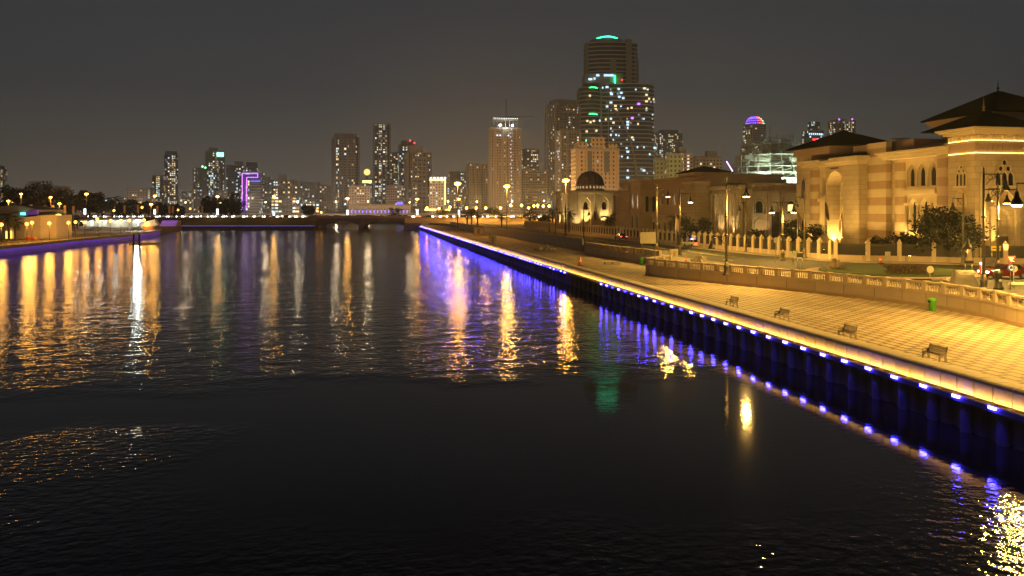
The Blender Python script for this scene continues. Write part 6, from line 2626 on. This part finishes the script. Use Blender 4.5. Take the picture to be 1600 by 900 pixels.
# market stalls
for i, (px, d, w, h, lab) in enumerate(((183, 330, 11, 4.2, 'widest white market stall with a lit front'), (158, 345, 9, 4.0, 'left white market stall with a low roof'), (205, 340, 10, 4.4, 'white market stall under the floodlight'), (140, 350, 8, 3.6, 'dim market stall at the left of the row'))):
    root = thing('market_stall', lab, 'stall', (*W(px, d), 2.0), -YAW)
    m = MB()
    for sx in (-1, -.33, .33, 1):
        for sy in (-1, 1):
            m.tube((sx * w * .48, sy * 2, 0), (sx * w * .48, sy * 2, h), .09, n=6)
    m.build('post', white_m, root)
    m = MB(); m.prof([(-2.4, h), (-2.4, h + .25), (0, h + 1.0), (2.4, h + .25), (2.4, h)], 'x', -w / 2 - .3, w / 2 + .3); m.build('roof', white_m, root)
    m = MB(); m.box(-w * .47, w * .47, -1.6, -.6, 0, 1.0); m.build('counter', M('stall_counter', (.5, .5, .46), .7), root)
    m = MB(); m.box(-w * .47, w * .47, 1.7, 1.9, 0, h - .2); m.build('back_wall', white_m, root)
    m = MB()
    for k in range(4):
        m.cbox((-w * .36 + k * w * .24, -1.4, h - .25), (1.0, .12, .14))
    m.build('tube_lamp', glow('stall_tube', (.85, 1, .85), 5), root)
    lamp_light(root, (0, -1.2, h - .6), 500, (.92, 1, .80), .4)
fl_ = thing('floodlight_mast', 'white glaring floodlight on a mast by the plaza tip', 'floodlight', (*W(216, 310), 2.0), -YAW)
m = MB(); m.tube((0, 0, 0), (0, 0, zat(345, 310) - 2), .12, .09, 8); m.build('pole', steel, fl_)
m = MB(); m.cbox((0, .3, zat(345, 310) - 2), (1.9, .3, .9)); m.build('lamp_head', grey_paint, fl_)
m = MB()
for sx in (-.5, .5):
    m.ico((sx, -.05, zat(345, 310) - 2), .44, 1, (1, .6, .8))
m.build('lens', g_white, fl_)
lamp_light(fl_, (0, -.9, zat(345, 310) - 2), 3500, (.88, 1, .9), 1.1)
# orange stall, steps and jetty
os_ = thing('orange_kiosk', 'small orange kiosk at the plaza tip beside a small palm', 'kiosk', (*W(233, 322), 2.0), -YAW)
m = MB(); m.box(-2, 2, -1, 1, 0, 1.7); m.build('body', M('kiosk_orange', (.75, .22, .03), .6), os_)
m = MB(); m.prof([(-3.0, 1.7), (-1, 3.6), (2.6, 4.6), (4.2, 2.2), (2, 1.71)], 'y', -.9, 1.2); m.build('awning', white_m, os_)
lamp_light(os_, (-1, -2.2, 2.4), 600, SODIUM, .3)
st = thing('step_terrace', 'violet lit stepped seating terrace by the far bank', 'steps', (*W(262, 392), 2.0), -YAW)
m = MB()
for k in range(4):
    m.box(-4.2, 4.2, k * .9, 6, k * .75, k * .75 + .74)
m.build('step_block', conc, st)
m = MB()
for k in range(4):
    m.box(-4.0, 4.0, k * .9 - .06, k * .9 - .01, k * .75 + .5, k * .75 + .62)
m.build('step_light', glow('step_violet', (.45, .15, 1), 1.6), st)
jt = thing('jetty', 'floating jetty with two mooring piles and a sloping gangway', 'jetty', (*W(226, 235), 0), -YAW)
m = MB(); m.cbox((0, 0, .25), (8.5, 2.6, .5)); m.build('pontoon', wood_m, jt)
m = MB()
for x in (-2.6, -.9):
    m.tube((x, -1.5, -2), (x, -1.5, 3.2), .28, n=10)
m.build('mooring_pile', iron, jt)
m = MB()
a_, b_ = Vector((-4, .4, .6)), Vector((-12, 1.5, 2.3))
for s in (0, 1.1):
    m.tube(a_ + Vector((0, s, 1)), b_ + Vector((0, s, 1)), .05, n=5)
    for k in range(7):
        p_ = a_.lerp(b_, k / 6) + Vector((0, s, 0))
        m.tube(p_, p_ + Vector((0, 0, 1)), .035, n=4)
m.prof([(-4, .5), (-4, .62), (-12, 2.32), (-12, 2.2)], 'y', .4, 1.5)
m.build('gangway', steel, jt)
# railing of the left promenade
rl = thing('railing', 'thin steel railing along the warm left promenade', 'railing', (*LB[2], 2.25))
m = MB()
pl_ = [Vector(p) for p in LB[1:8]]
for a, b_ in zip(pl_, pl_[1:]):
    for z in (2.7, 3.15):
        m.tube((a.x - 1, a.y + .6, z), (b_.x - 1, b_.y + .6, z), .03, n=4)
m.build('rail', steel, rl, world=True)
ps_ = poly_walk([(p.x - 1, p.y + .6) for p in pl_], 3.0)
pp = None
for p, d in ps_[:90]:
    if pp is None:
        m = MB(); m.tube((0, 0, -.25), (0, 0, .92), .04, n=5); pp = m.build('post', steel, rl)
        pp.location = (p.x - LB[2][0], p.y - LB[2][1], 0)
    else:
        dup(pp, rl, (p.x - LB[2][0], p.y - LB[2][1], 0))
# ================================================================== HAZE
if HAZE_DENSITY > 0:
    m = MB()
    m.prism([(-2200, -90), (2600, -90), (2600, 2600), (-2200, 2600)], -8, 420)
    hm = bpy.data.materials.new('haze')
    hm.use_nodes = True
    nt = hm.node_tree
    nt.nodes.clear()
    o_ = nt.nodes.new('ShaderNodeOutputMaterial')
    v = nt.nodes.new('ShaderNodeVolumePrincipled')
    v.inputs['Color'].default_value = (.74, .82, .94, 1)
    v.inputs['Density'].default_value = HAZE_DENSITY
    v.inputs['Anisotropy'].default_value = .7
    nt.links.new(v.outputs[0], o_.inputs['Volume'])
    hz = m.build('haze', hm)
    tag(hz, kind='stuff')
